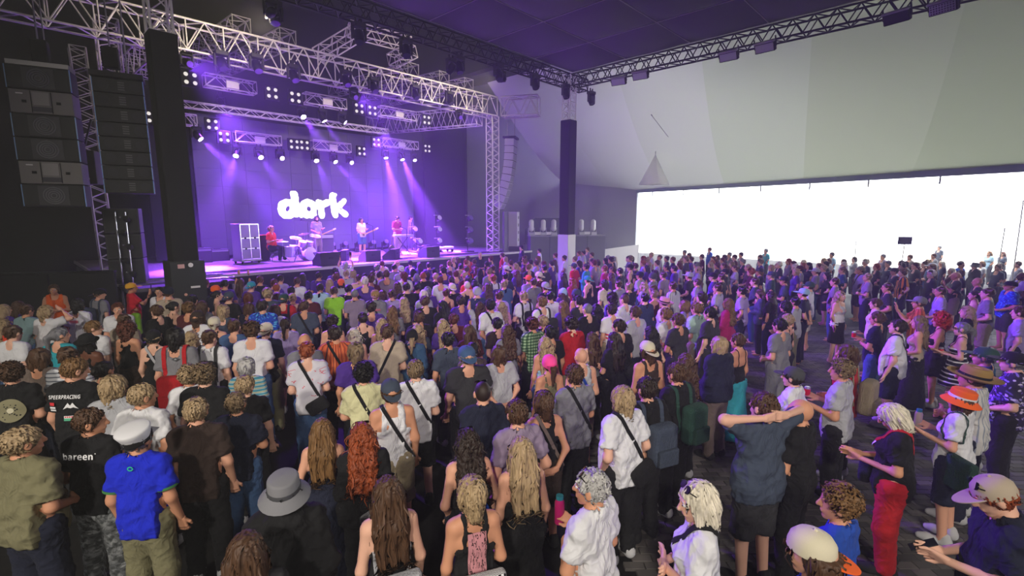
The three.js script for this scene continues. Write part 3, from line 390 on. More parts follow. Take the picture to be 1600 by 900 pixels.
{ // barrier and wing ramp at the left
  const a = V3(-17.2, 0, -10.6), b = S(-7.9, -1.6, 0), L = a.distanceTo(b), o = thing('crowd_barrier', 'black covered crowd barrier at the far left below the speakers', 'barrier', a.clone().lerp(b, 0.5), Math.atan2(-(b.z - a.z), b.x - a.x)); for (let k = 0; k < 5; k++) mesh('cover_panel', rb(L / 5 - 0.02, 1.95, 0.1, 0.02, (k - 2) * L / 5, 0.58, 0), mat(0x15151a, 0.9), o); mesh('top_rail', bx(L, 0.05, 0.14, 0, 1.58, 0), M.darkMetal, o);
  const r = thing('stage_wing', 'low dark scaffold wing deck with chrome rails left of the pillar', 'platform', S(-6.4, -0.9, 0), RY); mesh('deck_board', bx(2.6, 0.1, 1.3, 0, 1.02, 0), mat(0x55535a, 0.7), r); for (const z of [-0.6, 0.6]) mesh('rail', cyl(V3(-1.3, 1.16, z), V3(1.3, 1.16, z), 0.03, 8), M.chrome, r); for (const x of [-1.25, 1.25]) for (const z of [-0.55, 0.55]) mesh('leg', cyl(V3(x, GROUND, z), V3(x, 1, z), 0.03, 8), M.alu2, r);
}
// ------------------------------------------------------------------ house lights behind and above the photographer
[[-7, 8.6, 7.5, -3.6, 0, -8.5, 1], [-2, 8.6, 9, -1, 0, -9, 1], [5.5, 8.6, 8, 3, 1, -9, 0.8]].forEach(([x, y, z, tx, ty, tz, k], i) => {
  const p = V3(x, y, z), t = V3(tx, ty, tz), o = thing('house_light', 'white house floodlight behind the photographer, ' + ['left', 'middle', 'right'][i], 'floodlight', p, Math.atan2(tx - x, tz - z), 'house floodlights');
  mesh('housing', rb(0.9, 0.6, 0.2, 0.03, 0, 0, -0.14), M.cabinet, o); mesh('lamp_face', bx(0.82, 0.52, 0.02, 0, 0, -0.03), glow([1, 0.97, 0.92], 6), o); mesh('bracket', bx(0.06, 0.5, 0.06, 0, 0.42, -0.2), M.darkMetal, o);
  const L = new THREE.SpotLight(0xfff6ea, 300 * k, 0, 0.62, 0.75, 2); L.position.copy(p).addScaledVector(t.clone().sub(p).normalize(), 0.12); L.shadow.radius = 22; aim(L, t);
});
// ------------------------------------------------------------------ people: signed distance fields meshed with surface nets
// an element: [ax, ay, az, bx, by, bz, ra, rb, flat] - a tapered capsule, optionally flattened front to back
function seg(e, x, y, z) {
  const f = e[8] ?? 1, zz = f === 1 ? z : e[2] + (z - e[2]) / f;
  const dx = e[3] - e[0], dy = e[4] - e[1], dz = e[5] - e[2], px = x - e[0], py = y - e[1], pz = zz - e[2], L = dx * dx + dy * dy + dz * dz;
  let t = L > 0 ? (px * dx + py * dy + pz * dz) / L : 0; t = t < 0 ? 0 : t > 1 ? 1 : t;
  const qx = px - dx * t, qy = py - dy * t, qz = pz - dz * t;
  return (Math.sqrt(qx * qx + qy * qy + qz * qz) - (e[6] + (e[7] - e[6]) * t)) * (f < 1 ? f * 0.5 + 0.5 : 1);
}
const smooth = (list, k) => (x, y, z) => { let s = 0; for (const e of list) { const d = seg(e, x, y, z); if (d < 0.22) s += Math.exp(-k * d); } return s > 0 ? -Math.log(s) / k : 0.25; };
const ball = (cx, cy, cz, rx, ry, rz) => (x, y, z) => { const a = (x - cx) / rx, b = (y - cy) / ry, c = (z - cz) / rz, k0 = Math.hypot(a, b, c), k1 = Math.hypot(a / rx, b / ry, c / rz); return k1 < 1e-6 ? -Math.min(rx, ry, rz) : k0 * (k0 - 1) / k1; };
const blend = (fs, k) => (x, y, z) => { let s = 0; for (const f of fs) s += Math.exp(-k * f(x, y, z)); return -Math.log(s + 1e-30) / k; };
function nets(f, lo, hi, h, bump) {
  const nx = Math.ceil((hi[0] - lo[0]) / h) + 1, ny = Math.ceil((hi[1] - lo[1]) / h) + 1, nz = Math.ceil((hi[2] - lo[2]) / h) + 1, F = new Float32Array(nx * ny * nz);
  for (let k = 0, n = 0; k < nz; k++) for (let j = 0; j < ny; j++) for (let i = 0; i < nx; i++) F[n++] = f(lo[0] + i * h, lo[1] + j * h, lo[2] + k * h);
  const at = new Int32Array(nx * ny * nz).fill(-1), pos = [], idx = [], sx = 1, sy = nx, sz = nx * ny;
  for (let k = 0; k < nz - 1; k++) for (let j = 0; j < ny - 1; j++) for (let i = 0; i < nx - 1; i++) {
    const n = i + j * sy + k * sz; let m = 0, cx = 0, cy = 0, cz = 0, c = 0;
    for (let q = 0; q < 8; q++) if (F[n + (q & 1) + ((q >> 1) & 1) * sy + (q >> 2) * sz] < 0) m |= 1 << q;
    if (m === 0 || m === 255) continue;
    for (let q = 0; q < 8; q++) for (const b of [1, 2, 4]) if (!(q & b)) {
      const w = q | b; if (((m >> q) & 1) === ((m >> w) & 1)) continue;
      const a0 = F[n + (q & 1) + ((q >> 1) & 1) * sy + (q >> 2) * sz], a1 = F[n + (w & 1) + ((w >> 1) & 1) * sy + (w >> 2) * sz], t = a0 / (a0 - a1);
      cx += (q & 1) + (b === 1 ? t : 0); cy += ((q >> 1) & 1) + (b === 2 ? t : 0); cz += (q >> 2) + (b === 4 ? t : 0); c++;
    }
    at[n] = pos.length / 3; pos.push(lo[0] + (i + cx / c) * h, lo[1] + (j + cy / c) * h, lo[2] + (k + cz / c) * h);
  }
  const quad = (a, b, c, d, flip) => { if (a < 0 || b < 0 || c < 0 || d < 0) return; if (flip) idx.push(a, c, b, b, c, d); else idx.push(a, b, c, b, d, c); };
  for (let k = 1; k < nz - 1; k++) for (let j = 1; j < ny - 1; j++) for (let i = 1; i < nx - 1; i++) {
    const n = i + j * sy + k * sz, s = F[n] < 0;
    if (s !== F[n + sx] < 0) quad(at[n - sy - sz], at[n - sz], at[n - sy], at[n], !s);
    if (s !== F[n + sy] < 0) quad(at[n - sx - sz], at[n - sx], at[n - sz], at[n], !s);
    if (s !== F[n + sz] < 0) quad(at[n - sx - sy], at[n - sy], at[n - sx], at[n], !s);
  }
  const nor = new Float32Array(pos.length), e = Math.min(0.004, h * 0.3);
  for (let i = 0; i < pos.length; i += 3) {
    let x = pos[i], y = pos[i + 1], z = pos[i + 2], gx, gy, gz;
    for (let it = 0; it < 3; it++) {
      const d = f(x, y, z); gx = f(x + e, y, z) - d; gy = f(x, y + e, z) - d; gz = f(x, y, z + e) - d;
      const l = Math.hypot(gx, gy, gz) || 1; gx /= l; gy /= l; gz /= l;
      if (it < 2) { const s = Math.max(-h * 0.7, Math.min(h * 0.7, d)) * 0.9; x -= gx * s; y -= gy * s; z -= gz * s; }
    }
    if (bump) { const b = bump(x, y, z); x += gx * b; y += gy * b; z += gz * b; }
    pos[i] = x; pos[i + 1] = y; pos[i + 2] = z; nor[i] = gx; nor[i + 1] = gy; nor[i + 2] = gz;
  }
  const g = new THREE.BufferGeometry();
  g.setAttribute('position', new THREE.Float32BufferAttribute(pos, 3)); g.setIndex(idx);
  if (bump) g.computeVertexNormals(); else g.setAttribute('normal', new THREE.BufferAttribute(nor, 3));
  return g;
}
// joints: shoulder, elbow, wrist and where the hand points, for one arm (mirrored by s); f: narrower frame
const ARMS = {
  down: [[0.255, 1.14, -0.03], [0.265, 0.895, 0.06], [0.0, -1, 0.15]], hips: [[0.29, 1.16, -0.09], [0.2, 0.96, 0.06], [-0.2, -1, 0.2]],
  front: [[0.25, 1.14, -0.04], [0.13, 1.03, 0.2], [-0.8, 0.05, 0.4]], fold: [[0.265, 1.15, 0.03], [0.02, 1.17, 0.2], [-1, 0.15, -0.05]],
  back: [[0.27, 1.14, -0.1], [0.1, 0.98, -0.17], [-1, -0.2, -0.1]], brow: [[0.36, 1.5, 0.16], [0.13, 1.66, 0.16], [-0.8, 0.3, 0.0]],
  head: [[0.47, 1.58, -0.02], [0.13, 1.6, -0.13], [-1, 0.1, -0.1]], phone: [[0.25, 1.24, 0.18], [0.1, 1.46, 0.34], [-0.1, 1, 0.1]],
  can: [[0.26, 1.15, -0.02], [0.17, 1.2, 0.24], [-0.2, 0.3, 0.9]], text: [[0.25, 1.14, -0.02], [0.06, 1.13, 0.25], [-0.3, 0.15, 0.7]], up: [[0.28, 1.63, 0.1], [0.2, 1.86, 0.16], [-0.1, 1, 0.1]], smoke: [[0.27, 1.18, 0.12], [0.1, 1.4, 0.24], [-0.3, 0.8, -0.2]],
};
const mirror = (p, s) => [p[0] * s, p[1], p[2]];
function frame(sex, pose) {
  const sw = sex ? 0.141 : 0.16, hw = sex ? 0.088 : 0.084, [l, r] = pose.split('+'), arms = [[1, l], [-1, r ?? l]].map(([s, n]) => {
    const a = ARMS[n], k = sex ? 0.78 : 0.85; return { s, S: [s * sw, 1.425, -0.012], E: mirror([a[0][0] * k, a[0][1], a[0][2]], s), W: mirror([a[1][0] * k, a[1][1], a[1][2]], s), d: mirror(a[2], s), sit: 0 };
  });
  return { sex, sw, hw, arms };
}
function torso(fr, o, loose) { // o: how far cloth lies off the body, loose: extra at the waist
  const { sex, sw, hw } = fr, c = sex ? 0.1 : 0.11;
  return [[-sw * 0.48, 1.31, 0, sw * 0.48, 1.31, 0, c + o, c + o, 0.86], [-sw * 0.9, 1.415, -0.01, sw * 0.9, 1.415, -0.01, 0.058 + o, 0.058 + o], [-sw * 0.35, 1.1, 0.005, sw * 0.35, 1.1, 0.005, (sex ? 0.088 : 0.102) + o + loose, (sex ? 0.088 : 0.102) + o + loose, 0.9], [-hw * 0.9, 0.95, -0.005, hw * 0.9, 0.95, -0.005, (sex ? 0.115 : 0.104) + o + loose * 0.9, (sex ? 0.115 : 0.104) + o + loose * 0.9, 0.9], [0, 1.49, -0.02, sw * 0.8, 1.437, -0.015, 0.05 + o * 0.8, 0.045 + o], [0, 1.49, -0.02, -sw * 0.8, 1.437, -0.015, 0.05 + o * 0.8, 0.045 + o], [0, 1.2, 0.0, 0, 1.02, 0, 0.09 + o + loose, 0.1 + o + loose, 0.85], ...(sex ? [[-0.06, 1.29, 0.07, 0.06, 1.29, 0.07, 0.06 + o, 0.06 + o]] : [])];
}
const legs = (fr, o, r) => [1, -1].flatMap((s) => [[s * fr.hw, 0.92, 0, s * 0.105, 0.5, 0.015, r[0] + o, r[1] + o], [s * 0.105, 0.5, 0.015, s * 0.115, 0.09, -0.025, r[1] + o, r[2] + o]]);
const geoCache = new Map(), cached = (key, make) => { if (!geoCache.has(key)) geoCache.set(key, make()); return geoCache.get(key); };
const CELL = [0.024, 0.04, 0.058, 0.085];
// ---- head, in its own axes: origin at the middle of the head, face to +z
const headField = blend([ball(0, 0.02, -0.012, 0.076, 0.098, 0.096), ball(0, -0.045, 0.02, 0.055, 0.07, 0.068), ball(0, -0.098, 0.058, 0.026, 0.022, 0.024), (x, y, z) => seg([0, 0.018, 0.088, 0, -0.024, 0.108, 0.008, 0.015], x, y, z), (x, y, z) => seg([-0.034, 0.032, 0.078, 0.034, 0.032, 0.078, 0.012, 0.012], x, y, z), (x, y, z) => seg([-0.018, -0.058, 0.084, 0.018, -0.058, 0.084, 0.008, 0.008], x, y, z), ball(0.081, -0.006, -0.008, 0.012, 0.033, 0.021), ball(-0.081, -0.006, -0.008, 0.012, 0.033, 0.021)], 140);
const socket = (x, y, z) => Math.max(headField(x, y, z), 0.016 - Math.hypot(Math.abs(x) - 0.031, y - 0.01, z - 0.098));
const headGeo = (lod) => cached('head' + lod, () => nets(lod < 2 ? socket : headField, [-0.11, -0.14, -0.125], [0.11, 0.135, 0.135], [0.0105, 0.0175, 0.026, 0.036][lod]));
function handField(a, lod) { // palm and five fingers from the wrist along d
  const W = V3(...a.W), d = V3(...a.d).normalize(), side = V3(0, 0, 1).cross(d); if (side.length() < 0.3) side.set(1, 0, 0); side.normalize(); const n = d.clone().cross(side).normalize();
  const P = (l, w, t) => W.clone().addScaledVector(d, l).addScaledVector(side, w * a.s).addScaledVector(n, t), L = [], add = (p, q, r, r2) => L.push([p.x, p.y, p.z, q.x, q.y, q.z, r, r2]);
  for (const w of [-0.024, -0.008, 0.008, 0.024]) add(P(0, w * 0.6, 0), P(0.075, w, 0), 0.019, 0.013);
  [0.062, 0.078, 0.082, 0.072].forEach((l, k) => { const w = 0.029 - k * 0.019; add(P(0.08, w, 0), P(0.08 + l * 0.5, w * 1.1, 0.012), 0.0098, 0.009); add(P(0.08 + l * 0.5, w * 1.1, 0.012), P(0.08 + l * 0.85, w * 1.1, 0.032), 0.009, 0.0075); });
  add(P(0.02, 0.025, 0.004), P(0.05, 0.052, 0.016), 0.014, 0.011); add(P(0.05, 0.052, 0.016), P(0.085, 0.055, 0.03), 0.011, 0.009);
  return L;
}
function bounds(list, m) { const lo = [9, 9, 9], hi = [-9, -9, -9]; for (const e of list) for (const o of [0, 3]) for (let k = 0; k < 3; k++) { const r = Math.max(e[6], e[7]) + m; lo[k] = Math.min(lo[k], e[o + k] - r); hi[k] = Math.max(hi[k], e[o + k] + r); } return [lo, hi]; }
const PIVOT = V3(0, 1.53, -0.01), HEAD = V3(0, 1.625, 0.012);
function headMatrix(look, nod) { return new THREE.Matrix4().makeTranslation(PIVOT.x, PIVOT.y, PIVOT.z).multiply(new THREE.Matrix4().makeRotationFromEuler(new THREE.Euler(nod, look, 0, 'YXZ'))).multiply(new THREE.Matrix4().makeTranslation(HEAD.x - PIVOT.x, HEAD.y - PIVOT.y, HEAD.z - PIVOT.z)); }
const strip = (g) => { const n = g.toNonIndexed(); n.deleteAttribute('uv'); return n; };
function join(list) { // indexed merge of position + normal
  const pos = [], nor = [], idx = []; let b = 0;
  for (const g of list) { for (const v of g.attributes.position.array) pos.push(v); for (const v of g.attributes.normal.array) nor.push(v); if (g.index) for (const i of g.index.array) idx.push(i + b); else for (let i = 0; i < g.attributes.position.count; i++) idx.push(i + b); b += g.attributes.position.count; }
  const g = new THREE.BufferGeometry(); g.setAttribute('position', new THREE.Float32BufferAttribute(pos, 3)); g.setAttribute('normal', new THREE.Float32BufferAttribute(nor, 3)); g.setIndex(idx); return g;
}
function sitLegs(L, fr, o, r) { return L.concat([1, -1].flatMap((s) => [[s * fr.hw, 0.93, 0, s * 0.14, 0.9, 0.42, r[0] + o, r[1] + o], [s * 0.14, 0.9, 0.42, s * 0.14, 0.5, 0.4, r[1] + o, r[2] + o]])); }
function bodyGeo(sex, pose, lod, look, nod, sit) {
  return cached(['body', sex, pose, lod, look, nod, sit].join(), () => {
    const fr = frame(sex, pose), a0 = sex ? 0.88 : 1, R = [0.084 * (sex ? 0.97 : 1), 0.056, 0.04];
    let L = torso(fr, 0, 0).concat([[0, 1.44, -0.015, 0, 1.57, 0.0, 0.056 * a0 + 0.002, 0.05 * a0]]);
    L = sit ? sitLegs(L, fr, 0, R) : L.concat(legs(fr, 0, R));
    if (!sit) for (const s of [1, -1]) L.push([s * 0.115, 0.06, -0.045, s * 0.125, 0.035, 0.13, 0.045, 0.032]);
    for (const a of fr.arms) { L.push([...a.S, ...a.E, 0.049 * a0, 0.04 * a0], [...a.E, ...a.W, 0.039 * a0, 0.027 * a0]); if (lod >= 2) { const d = V3(...a.d).normalize(); L.push([...a.W, a.W[0] + d.x * 0.12, a.W[1] + d.y * 0.12, a.W[2] + d.z * 0.12, 0.032, 0.03]); } }
    const [lo, hi] = bounds(L, CELL[lod] * 2), parts = [nets(smooth(L, 80), lo, hi, CELL[lod])];
    if (lod < 2) for (const a of fr.arms) { const H = handField(a, lod), [l2, h2] = bounds(H, 0.02); parts.push(nets(smooth(H, 260), l2, h2, lod ? 0.0165 : 0.0105)); }
    parts.push(headGeo(lod).clone().applyMatrix4(headMatrix(look, nod)));
    return join(parts);
  });
}
const ridge = (v) => 1 - 2 * Math.abs(v);
const fold = (amp) => (x, y, z) => amp * (0.55 * ridge(noise3(x * 7 + y * 5 + 3, y * 4 - x * 3, z * 6)) + noise3(x * 9 + z * 5, y * 3.2, z * 8) * (0.5 + 0.9 * Math.max(0, 1.35 - y)) + 0.5 * noise3(x * 22, y * 9, z * 20));
// ---- clothes
function topField(kind, fr, wide) {
  const o = { tee: 0.02, shirt: 0.026, tank: 0.012, cami: 0.012, long: 0.024, hoodie: 0.032, dress: 0.014, vest: 0.026 }[kind] ?? 0.02, loose = ({ tee: 0.03, shirt: 0.035, long: 0.03, hoodie: 0.04, vest: 0.03 }[kind] ?? 0.004) + wide;
  let L = torso(fr, o, loose); const hem = { tank: 0.9, cami: 0.92, hoodie: 0.86, dress: 0.62, vest: 0.9 }[kind] ?? 0.84;
  if (kind === 'dress') L.push([0, 1.0, 0, 0, 0.6, 0, 0.15, 0.24]);
  if (['tee', 'shirt', 'long', 'hoodie'].includes(kind)) L.push([-fr.hw, 1.0, -0.005, fr.hw, 0.84, -0.005, 0.108 + o + wide, 0.108 + o + wide, 0.95], [fr.hw, 1.0, -0.005, -fr.hw, 0.84, -0.005, 0.108 + o + wide, 0.108 + o + wide, 0.95]);
  if (kind === 'hoodie') L.push([-0.07, 1.47, -0.09, 0.07, 1.47, -0.09, 0.05, 0.05]);
  const caps = [];
  for (const a of fr.arms) {
    const [S0, E, W] = [a.S, a.E, a.W], mid = (p, q, t) => p.map((v, k) => v + (q[k] - v) * t);
    if (kind === 'tee' || kind === 'shirt') { const e = mid(S0, E, kind === 'tee' ? 0.72 : 0.8), d = V3(E[0] - S0[0], E[1] - S0[1], E[2] - S0[2]).normalize(); L.push([...S0, ...mid(S0, E, 0.95), 0.06 + wide * 0.4, 0.068 + wide * 0.5]); caps.push([e, d, S0]); }
    if (kind === 'long' || kind === 'hoodie') L.push([...S0, ...E, 0.064, 0.058], [...E, ...mid(E, W, 0.88), 0.058, 0.045]);
  }
  const f = smooth(L, 75), neck = [0, 1.42, -0.012, 0, 1.6, 0.005, 0.068, 0.075];
  return (x, y, z) => {
    let d = Math.max(f(x, y, z), hem - y, -seg(neck, x, y, z));
    for (const [e, n, s] of caps) { const t = (x - e[0]) * n.x + (y - e[1]) * n.y + (z - e[2]) * n.z; if (Math.abs(x) > 0.145 && x * s[0] > 0 && t > -0.1) d = Math.max(d, t); }
    if (kind === 'tank' || kind === 'vest') { d = Math.max(d, Math.min(y - 1.28, Math.abs(x) - (kind === 'vest' ? 0.15 : fr.sex ? 0.09 : 0.11)) , Math.min(y - 1.4, 0.055 - Math.abs(x)) ); }
    if (kind === 'cami' || kind === 'dress') d = Math.max(d, y - 1.3 + (z < 0 ? 0.05 : 0) * Math.min(1, -z * 14 * (z < 0)));
    return d;
  };
}
function topGeo(kind, sex, pose, lod, wide) {
  return cached(['top', kind, sex, pose, lod, wide].join(), () => {
    const fr = frame(sex, pose), lo = [-0.52, 0.55, -0.3], hi = [0.52, 1.75, 0.45];
    if (!/head|brow|up|phone|smoke/.test(pose)) { hi[1] = 1.56; lo[0] = -0.4; hi[0] = 0.4; }
    return withUv(nets(topField(kind, fr, wide), lo, hi, [0.018, 0.034, 0.055, 0.08][lod], lod < 2 ? fold(lod ? 0.011 : 0.013) : undefined), 1);
  });
}
function bottomGeo(kind, sex, lod, sit) {
  return cached(['bottom', kind, sex, lod, sit].join(), () => {
    const fr = frame(sex, 'down'), hips = [[-fr.hw * 0.9, 0.95, -0.005, fr.hw * 0.9, 0.95, -0.005, (sex ? 0.115 : 0.104) + 0.014, (sex ? 0.115 : 0.104) + 0.014, 0.9], [-fr.hw * 0.5, 0.84, 0, fr.hw * 0.5, 0.84, 0, 0.108, 0.108, 0.95]];
    let f;
    if (kind === 'skirt') { const g = smooth([...hips, [0, 0.95, 0, 0, 0.55, 0, 0.13, 0.2, 0.85]], 45); f = (x, y, z) => Math.max(g(x, y, z), 0.5 - y, y - 1.03); } else if (kind === 'long skirt') { const g = smooth([...hips, [0, 0.95, 0, 0, 0.1, 0, 0.14, 0.27, 0.85]], 45); f = (x, y, z) => Math.max(g(x, y, z), 0.09 - y, y - 1.03); } else {
      const g = smooth(sit ? sitLegs(hips, fr, 0.014, [0.09, 0.065, 0.055]) : hips.concat(legs(fr, kind === 'shorts' ? 0.026 : 0.016, [0.09, 0.066, 0.056])), 60); f = kind === 'shorts' ? (x, y, z) => Math.max(g(x, y, z), 0.5 - y, y - 1.03) : (x, y, z) => Math.max(g(x, y, z), 0.06 - y, y - 1.03);
    }
    return withUv(nets(f, [-0.34, -0.02, -0.32], [0.34, 1.08, sit ? 0.56 : 0.32], CELL[lod], lod < 2 ? (x, y, z) => 0.007 * ridge(noise3(x * 12 + y * 5, y * 11, z * 12)) : undefined), 1);
  });
}
const shoeGeo = (lod) => cached('shoe' + lod, () => nets(smooth([[0, 0.05, -0.06, 0.004, 0.042, 0.1, 0.05, 0.04], [0.004, 0.042, 0.1, 0.008, 0.036, 0.16, 0.044, 0.034], [0, 0.08, -0.055, 0, 0.11, -0.05, 0.05, 0.046]], 70), [-0.09, -0.03, -0.15], [0.09, 0.19, 0.23], lod ? 0.034 : 0.022).translate(0, 0.012, 0));
// ---- hair
function hairField(style, hat) {
  const B = [], E = (...a) => B.push(ball(...a)), C = (...a) => B.push((x, y, z) => seg(a, x, y, z));
  let t = 0, plane = [0.055, 0.084], low = -0.1, n = (x, y, z) => 0;
  const streak = (a, f) => (x, y, z) => a * noise3(Math.atan2(x, -z - 0.02) * f, y * 7 + 3, 0.3 + Math.hypot(x, z) * 6);
  if (style === 'buzz') { E(0, 0.024, -0.015, 0.0795, 0.1, 0.1); }
  else if (style === 'short' || style === 'spiky') { E(0, 0.03, -0.016, 0.088, 0.108, 0.107); n = style === 'short' ? (x, y, z) => streak(0.008, 5)(x, y, z) + 0.005 * noise3(x * 70, y * 36, z * 70) : (x, y, z) => 0.012 * noise3(x * 45, y * 22, z * 45); }
  else if (style === 'shag') { E(0, 0.03, -0.016, 0.096, 0.113, 0.113); C(0, -0.03, -0.06, 0, -0.12, -0.07, 0.075, 0.05); C(0.07, 0, -0.01, 0.068, -0.07, -0.01, 0.03, 0.022); C(-0.07, 0, -0.01, -0.068, -0.07, -0.01, 0.03, 0.022); low = -0.19; n = (x, y, z) => streak(0.009, 5)(x, y, z) + 0.004 * noise3(x * 50, y * 30, z * 50); }
  else if (style === 'curly') { E(0, 0.035, -0.018, 0.104, 0.118, 0.12); low = -0.115; n = (x, y, z) => 0.014 * noise3(x * 42, y * 42, z * 42) + 0.005 * noise3(x * 90, y * 90, z * 90); }
  else if (style === 'afro') { E(0, 0.04, -0.03, 0.135, 0.14, 0.14); C(0, -0.05, -0.06, 0, -0.1, -0.06, 0.11, 0.09); low = -0.19; plane = [0.06, 0.084]; n = (x, y, z) => 0.014 * noise3(x * 40, y * 40, z * 40) + 0.006 * noise3(x * 85, y * 85, z * 85); }
  else if (style === 'bob') { E(0, 0.026, -0.016, 0.09, 0.108, 0.11); for (const s of [1, -1]) { C(s * 0.068, 0.0, 0.01, s * 0.074, -0.1, 0.02, 0.028, 0.024); C(s * 0.045, -0.02, -0.06, s * 0.05, -0.11, -0.055, 0.055, 0.045); } low = -0.15; n = streak(0.006, 6); }
  else if (style === 'long' || style === 'wavy') { const w = style === 'wavy'; E(0, 0.026, -0.016, 0.091, 0.108, 0.11); for (const s of [1, -1, 0]) { C(s * 0.05, -0.02, -0.06, s * 0.065, -0.2, -0.1, 0.058, 0.052); C(s * 0.065, -0.2, -0.1, s * 0.075, -0.42, -0.135, 0.052, w ? 0.04 : 0.026); } for (const s of [1, -1]) C(s * 0.072, 0, 0.005, s * 0.092, -0.17, -0.02, 0.024, 0.03); low = -0.5; n = w ? (x, y, z) => 0.012 * noise3(Math.atan2(x, -z + 0.1) * 6 + Math.sin(y * 38) * 0.5, y * 16, 1) + 0.004 * noise3(x * 60, y * 50, z * 60) : (x, y, z) => 0.008 * noise3(x * 48, y * 4, z * 30); }
  else if (style === 'pony') { E(0, 0.024, -0.016, 0.084, 0.103, 0.104); C(0, 0.03, -0.11, 0, -0.02, -0.15, 0.028, 0.032); C(0, -0.02, -0.15, 0.01, -0.24, -0.15, 0.034, 0.014); low = -0.35; n = streak(0.004, 7); }
  else { E(0, 0.024, -0.016, 0.084, 0.103, 0.104); E(0, 0.035, -0.125, 0.045, 0.045, 0.04); low = -0.11; n = streak(0.004, 7); }
  const f = blend(B, 90), face = (y, z) => -0.62 * (y - plane[0]) + 0.78 * (z - plane[1]), tall = low < -0.14;
  return (x, y, z) => { const k = face(y, z); return Math.max(f(x, y, z) + n(x, y, z), tall ? Math.min(k, 0.06 - Math.abs(x), z + 0.03) : k, low - y, hat ? y - 0.035 - 0.2 * (z + 0.02) : -1); };
}
const HAIRBOX = { long: [-0.53, 0.16], wavy: [-0.53, 0.16], pony: [-0.38, 0.15], shag: [-0.22, 0.17], afro: [-0.22, 0.2], bob: [-0.18, 0.15] };
function hairGeo(style, lod, hat = 0) {
  return cached('hair' + style + lod + hat, () => {
    const f = hairField(style, hat), [y0, y1] = HAIRBOX[style] ?? [-0.14, 0.18], g = nets(f, [-0.18, y0, -0.23], [0.18, y1, 0.14], [0.013, 0.0225, 0.034, 0.045][lod]);
    const col = (geo, fn) => { const c = new Float32Array(geo.attributes.position.count * 3); for (let i = 0; i < c.length / 3; i++) c.fill(fn(i), i * 3, i * 3 + 3); geo.setAttribute('color', new THREE.BufferAttribute(c, 3)); return geo; };
    const P = g.attributes.position; col(g, (i) => 0.92 + 0.22 * noise3(Math.atan2(P.getX(i), -P.getZ(i)) * 9, P.getY(i) * 8, 4));
    if (lod > 1 || style === 'buzz') return g;
    // locks that follow the surface downward, or stick out on short and curly heads
    const r = rng(31 + style.length), N = [220, 55][lod], pos = [], nor = [], cl = [], idx = [], n = P.count, e = 0.003;
    const grad = (p) => { const d = f(p.x, p.y, p.z); return [d, V3(f(p.x + e, p.y, p.z) - d, f(p.x, p.y + e, p.z) - d, f(p.x, p.y, p.z + e) - d).normalize()]; };
    const tallHair = HAIRBOX[style] && style !== 'afro', curl = /curly|afro|wavy/.test(style);
    for (let k = 0; k < N; k++) {
      const i = (r() * n) | 0, p = V3().fromBufferAttribute(P, i); if (p.z > 0.085 && p.y < 0.06) continue;
      const steps = 5, len = (tallHair ? (/long|wavy/.test(style) ? 0.2 : 0.09) : curl ? 0.035 : 0.055) * (0.6 + 0.8 * r()), w = (lod ? 0.009 : 0.006) * (0.6 + 0.7 * r()), tone = 0.78 + 0.5 * r(), ph = r() * 6;
      const crown = V3(p.x, 0, p.z + 0.02).normalize(), base = cl.length / 3; let prev = null;
      for (let s = 0; s <= steps; s++) {
        const [d, g3] = grad(p), t = s / steps, lift = (tallHair ? 0.001 : style === 'spiky' || style === 'curly' || style === 'afro' ? 0.002 + t * 0.008 : 0.001 + t * 0.003);
        const q = p.clone().addScaledVector(g3, -Math.min(0.02, Math.max(-0.02, d)) + lift), flow = V3(crown.x * 0.6, tallHair ? -1.2 : -0.8, crown.z * 0.6 + (p.y > 0.07 ? 0.5 : 0)); if (curl) flow.add(V3(Math.sin(ph + s * 1.9), Math.cos(ph + s * 2.3) * 0.5, Math.cos(ph + s * 1.9)).multiplyScalar(0.9)); if (style === 'spiky') flow.add(V3(r() - 0.5, r() - 0.2, r() - 0.5));
        flow.addScaledVector(g3, -flow.dot(g3)).normalize(); const side = flow.clone().cross(g3).normalize(), ww = w * Math.sqrt(Math.max(0.02, Math.sin(Math.PI * (0.12 + 0.86 * t))));
        for (const [a, b] of [[-1, -0.4], [0, 0.75], [1, -0.4]]) { const v = q.clone().addScaledVector(side, a * ww).addScaledVector(g3, b * ww); pos.push(v.x, v.y, v.z); const nn = g3.clone().addScaledVector(side, a * 0.8).normalize(); nor.push(nn.x, nn.y, nn.z); cl.push(tone, tone, tone); }
        if (s) { const o = base + s * 3; for (const [a, b] of [[0, 1], [1, 2], [2, 0]]) idx.push(o - 3 + a, o - 3 + b, o + a, o - 3 + b, o + b, o + a); }
        p.copy(q).addScaledVector(flow, len / steps);
      }
    }
    const out = new THREE.BufferGeometry(), A = (name, a, b) => { const v = new Float32Array(a.length + b.length); v.set(a); v.set(b, a.length); out.setAttribute(name, new THREE.BufferAttribute(v, 3)); };
    A('position', P.array, pos); A('normal', g.attributes.normal.array, nor); A('color', g.attributes.color.array, cl); out.setIndex([...g.index.array, ...idx.map((i) => i + n)]);
    return out;
  });
}
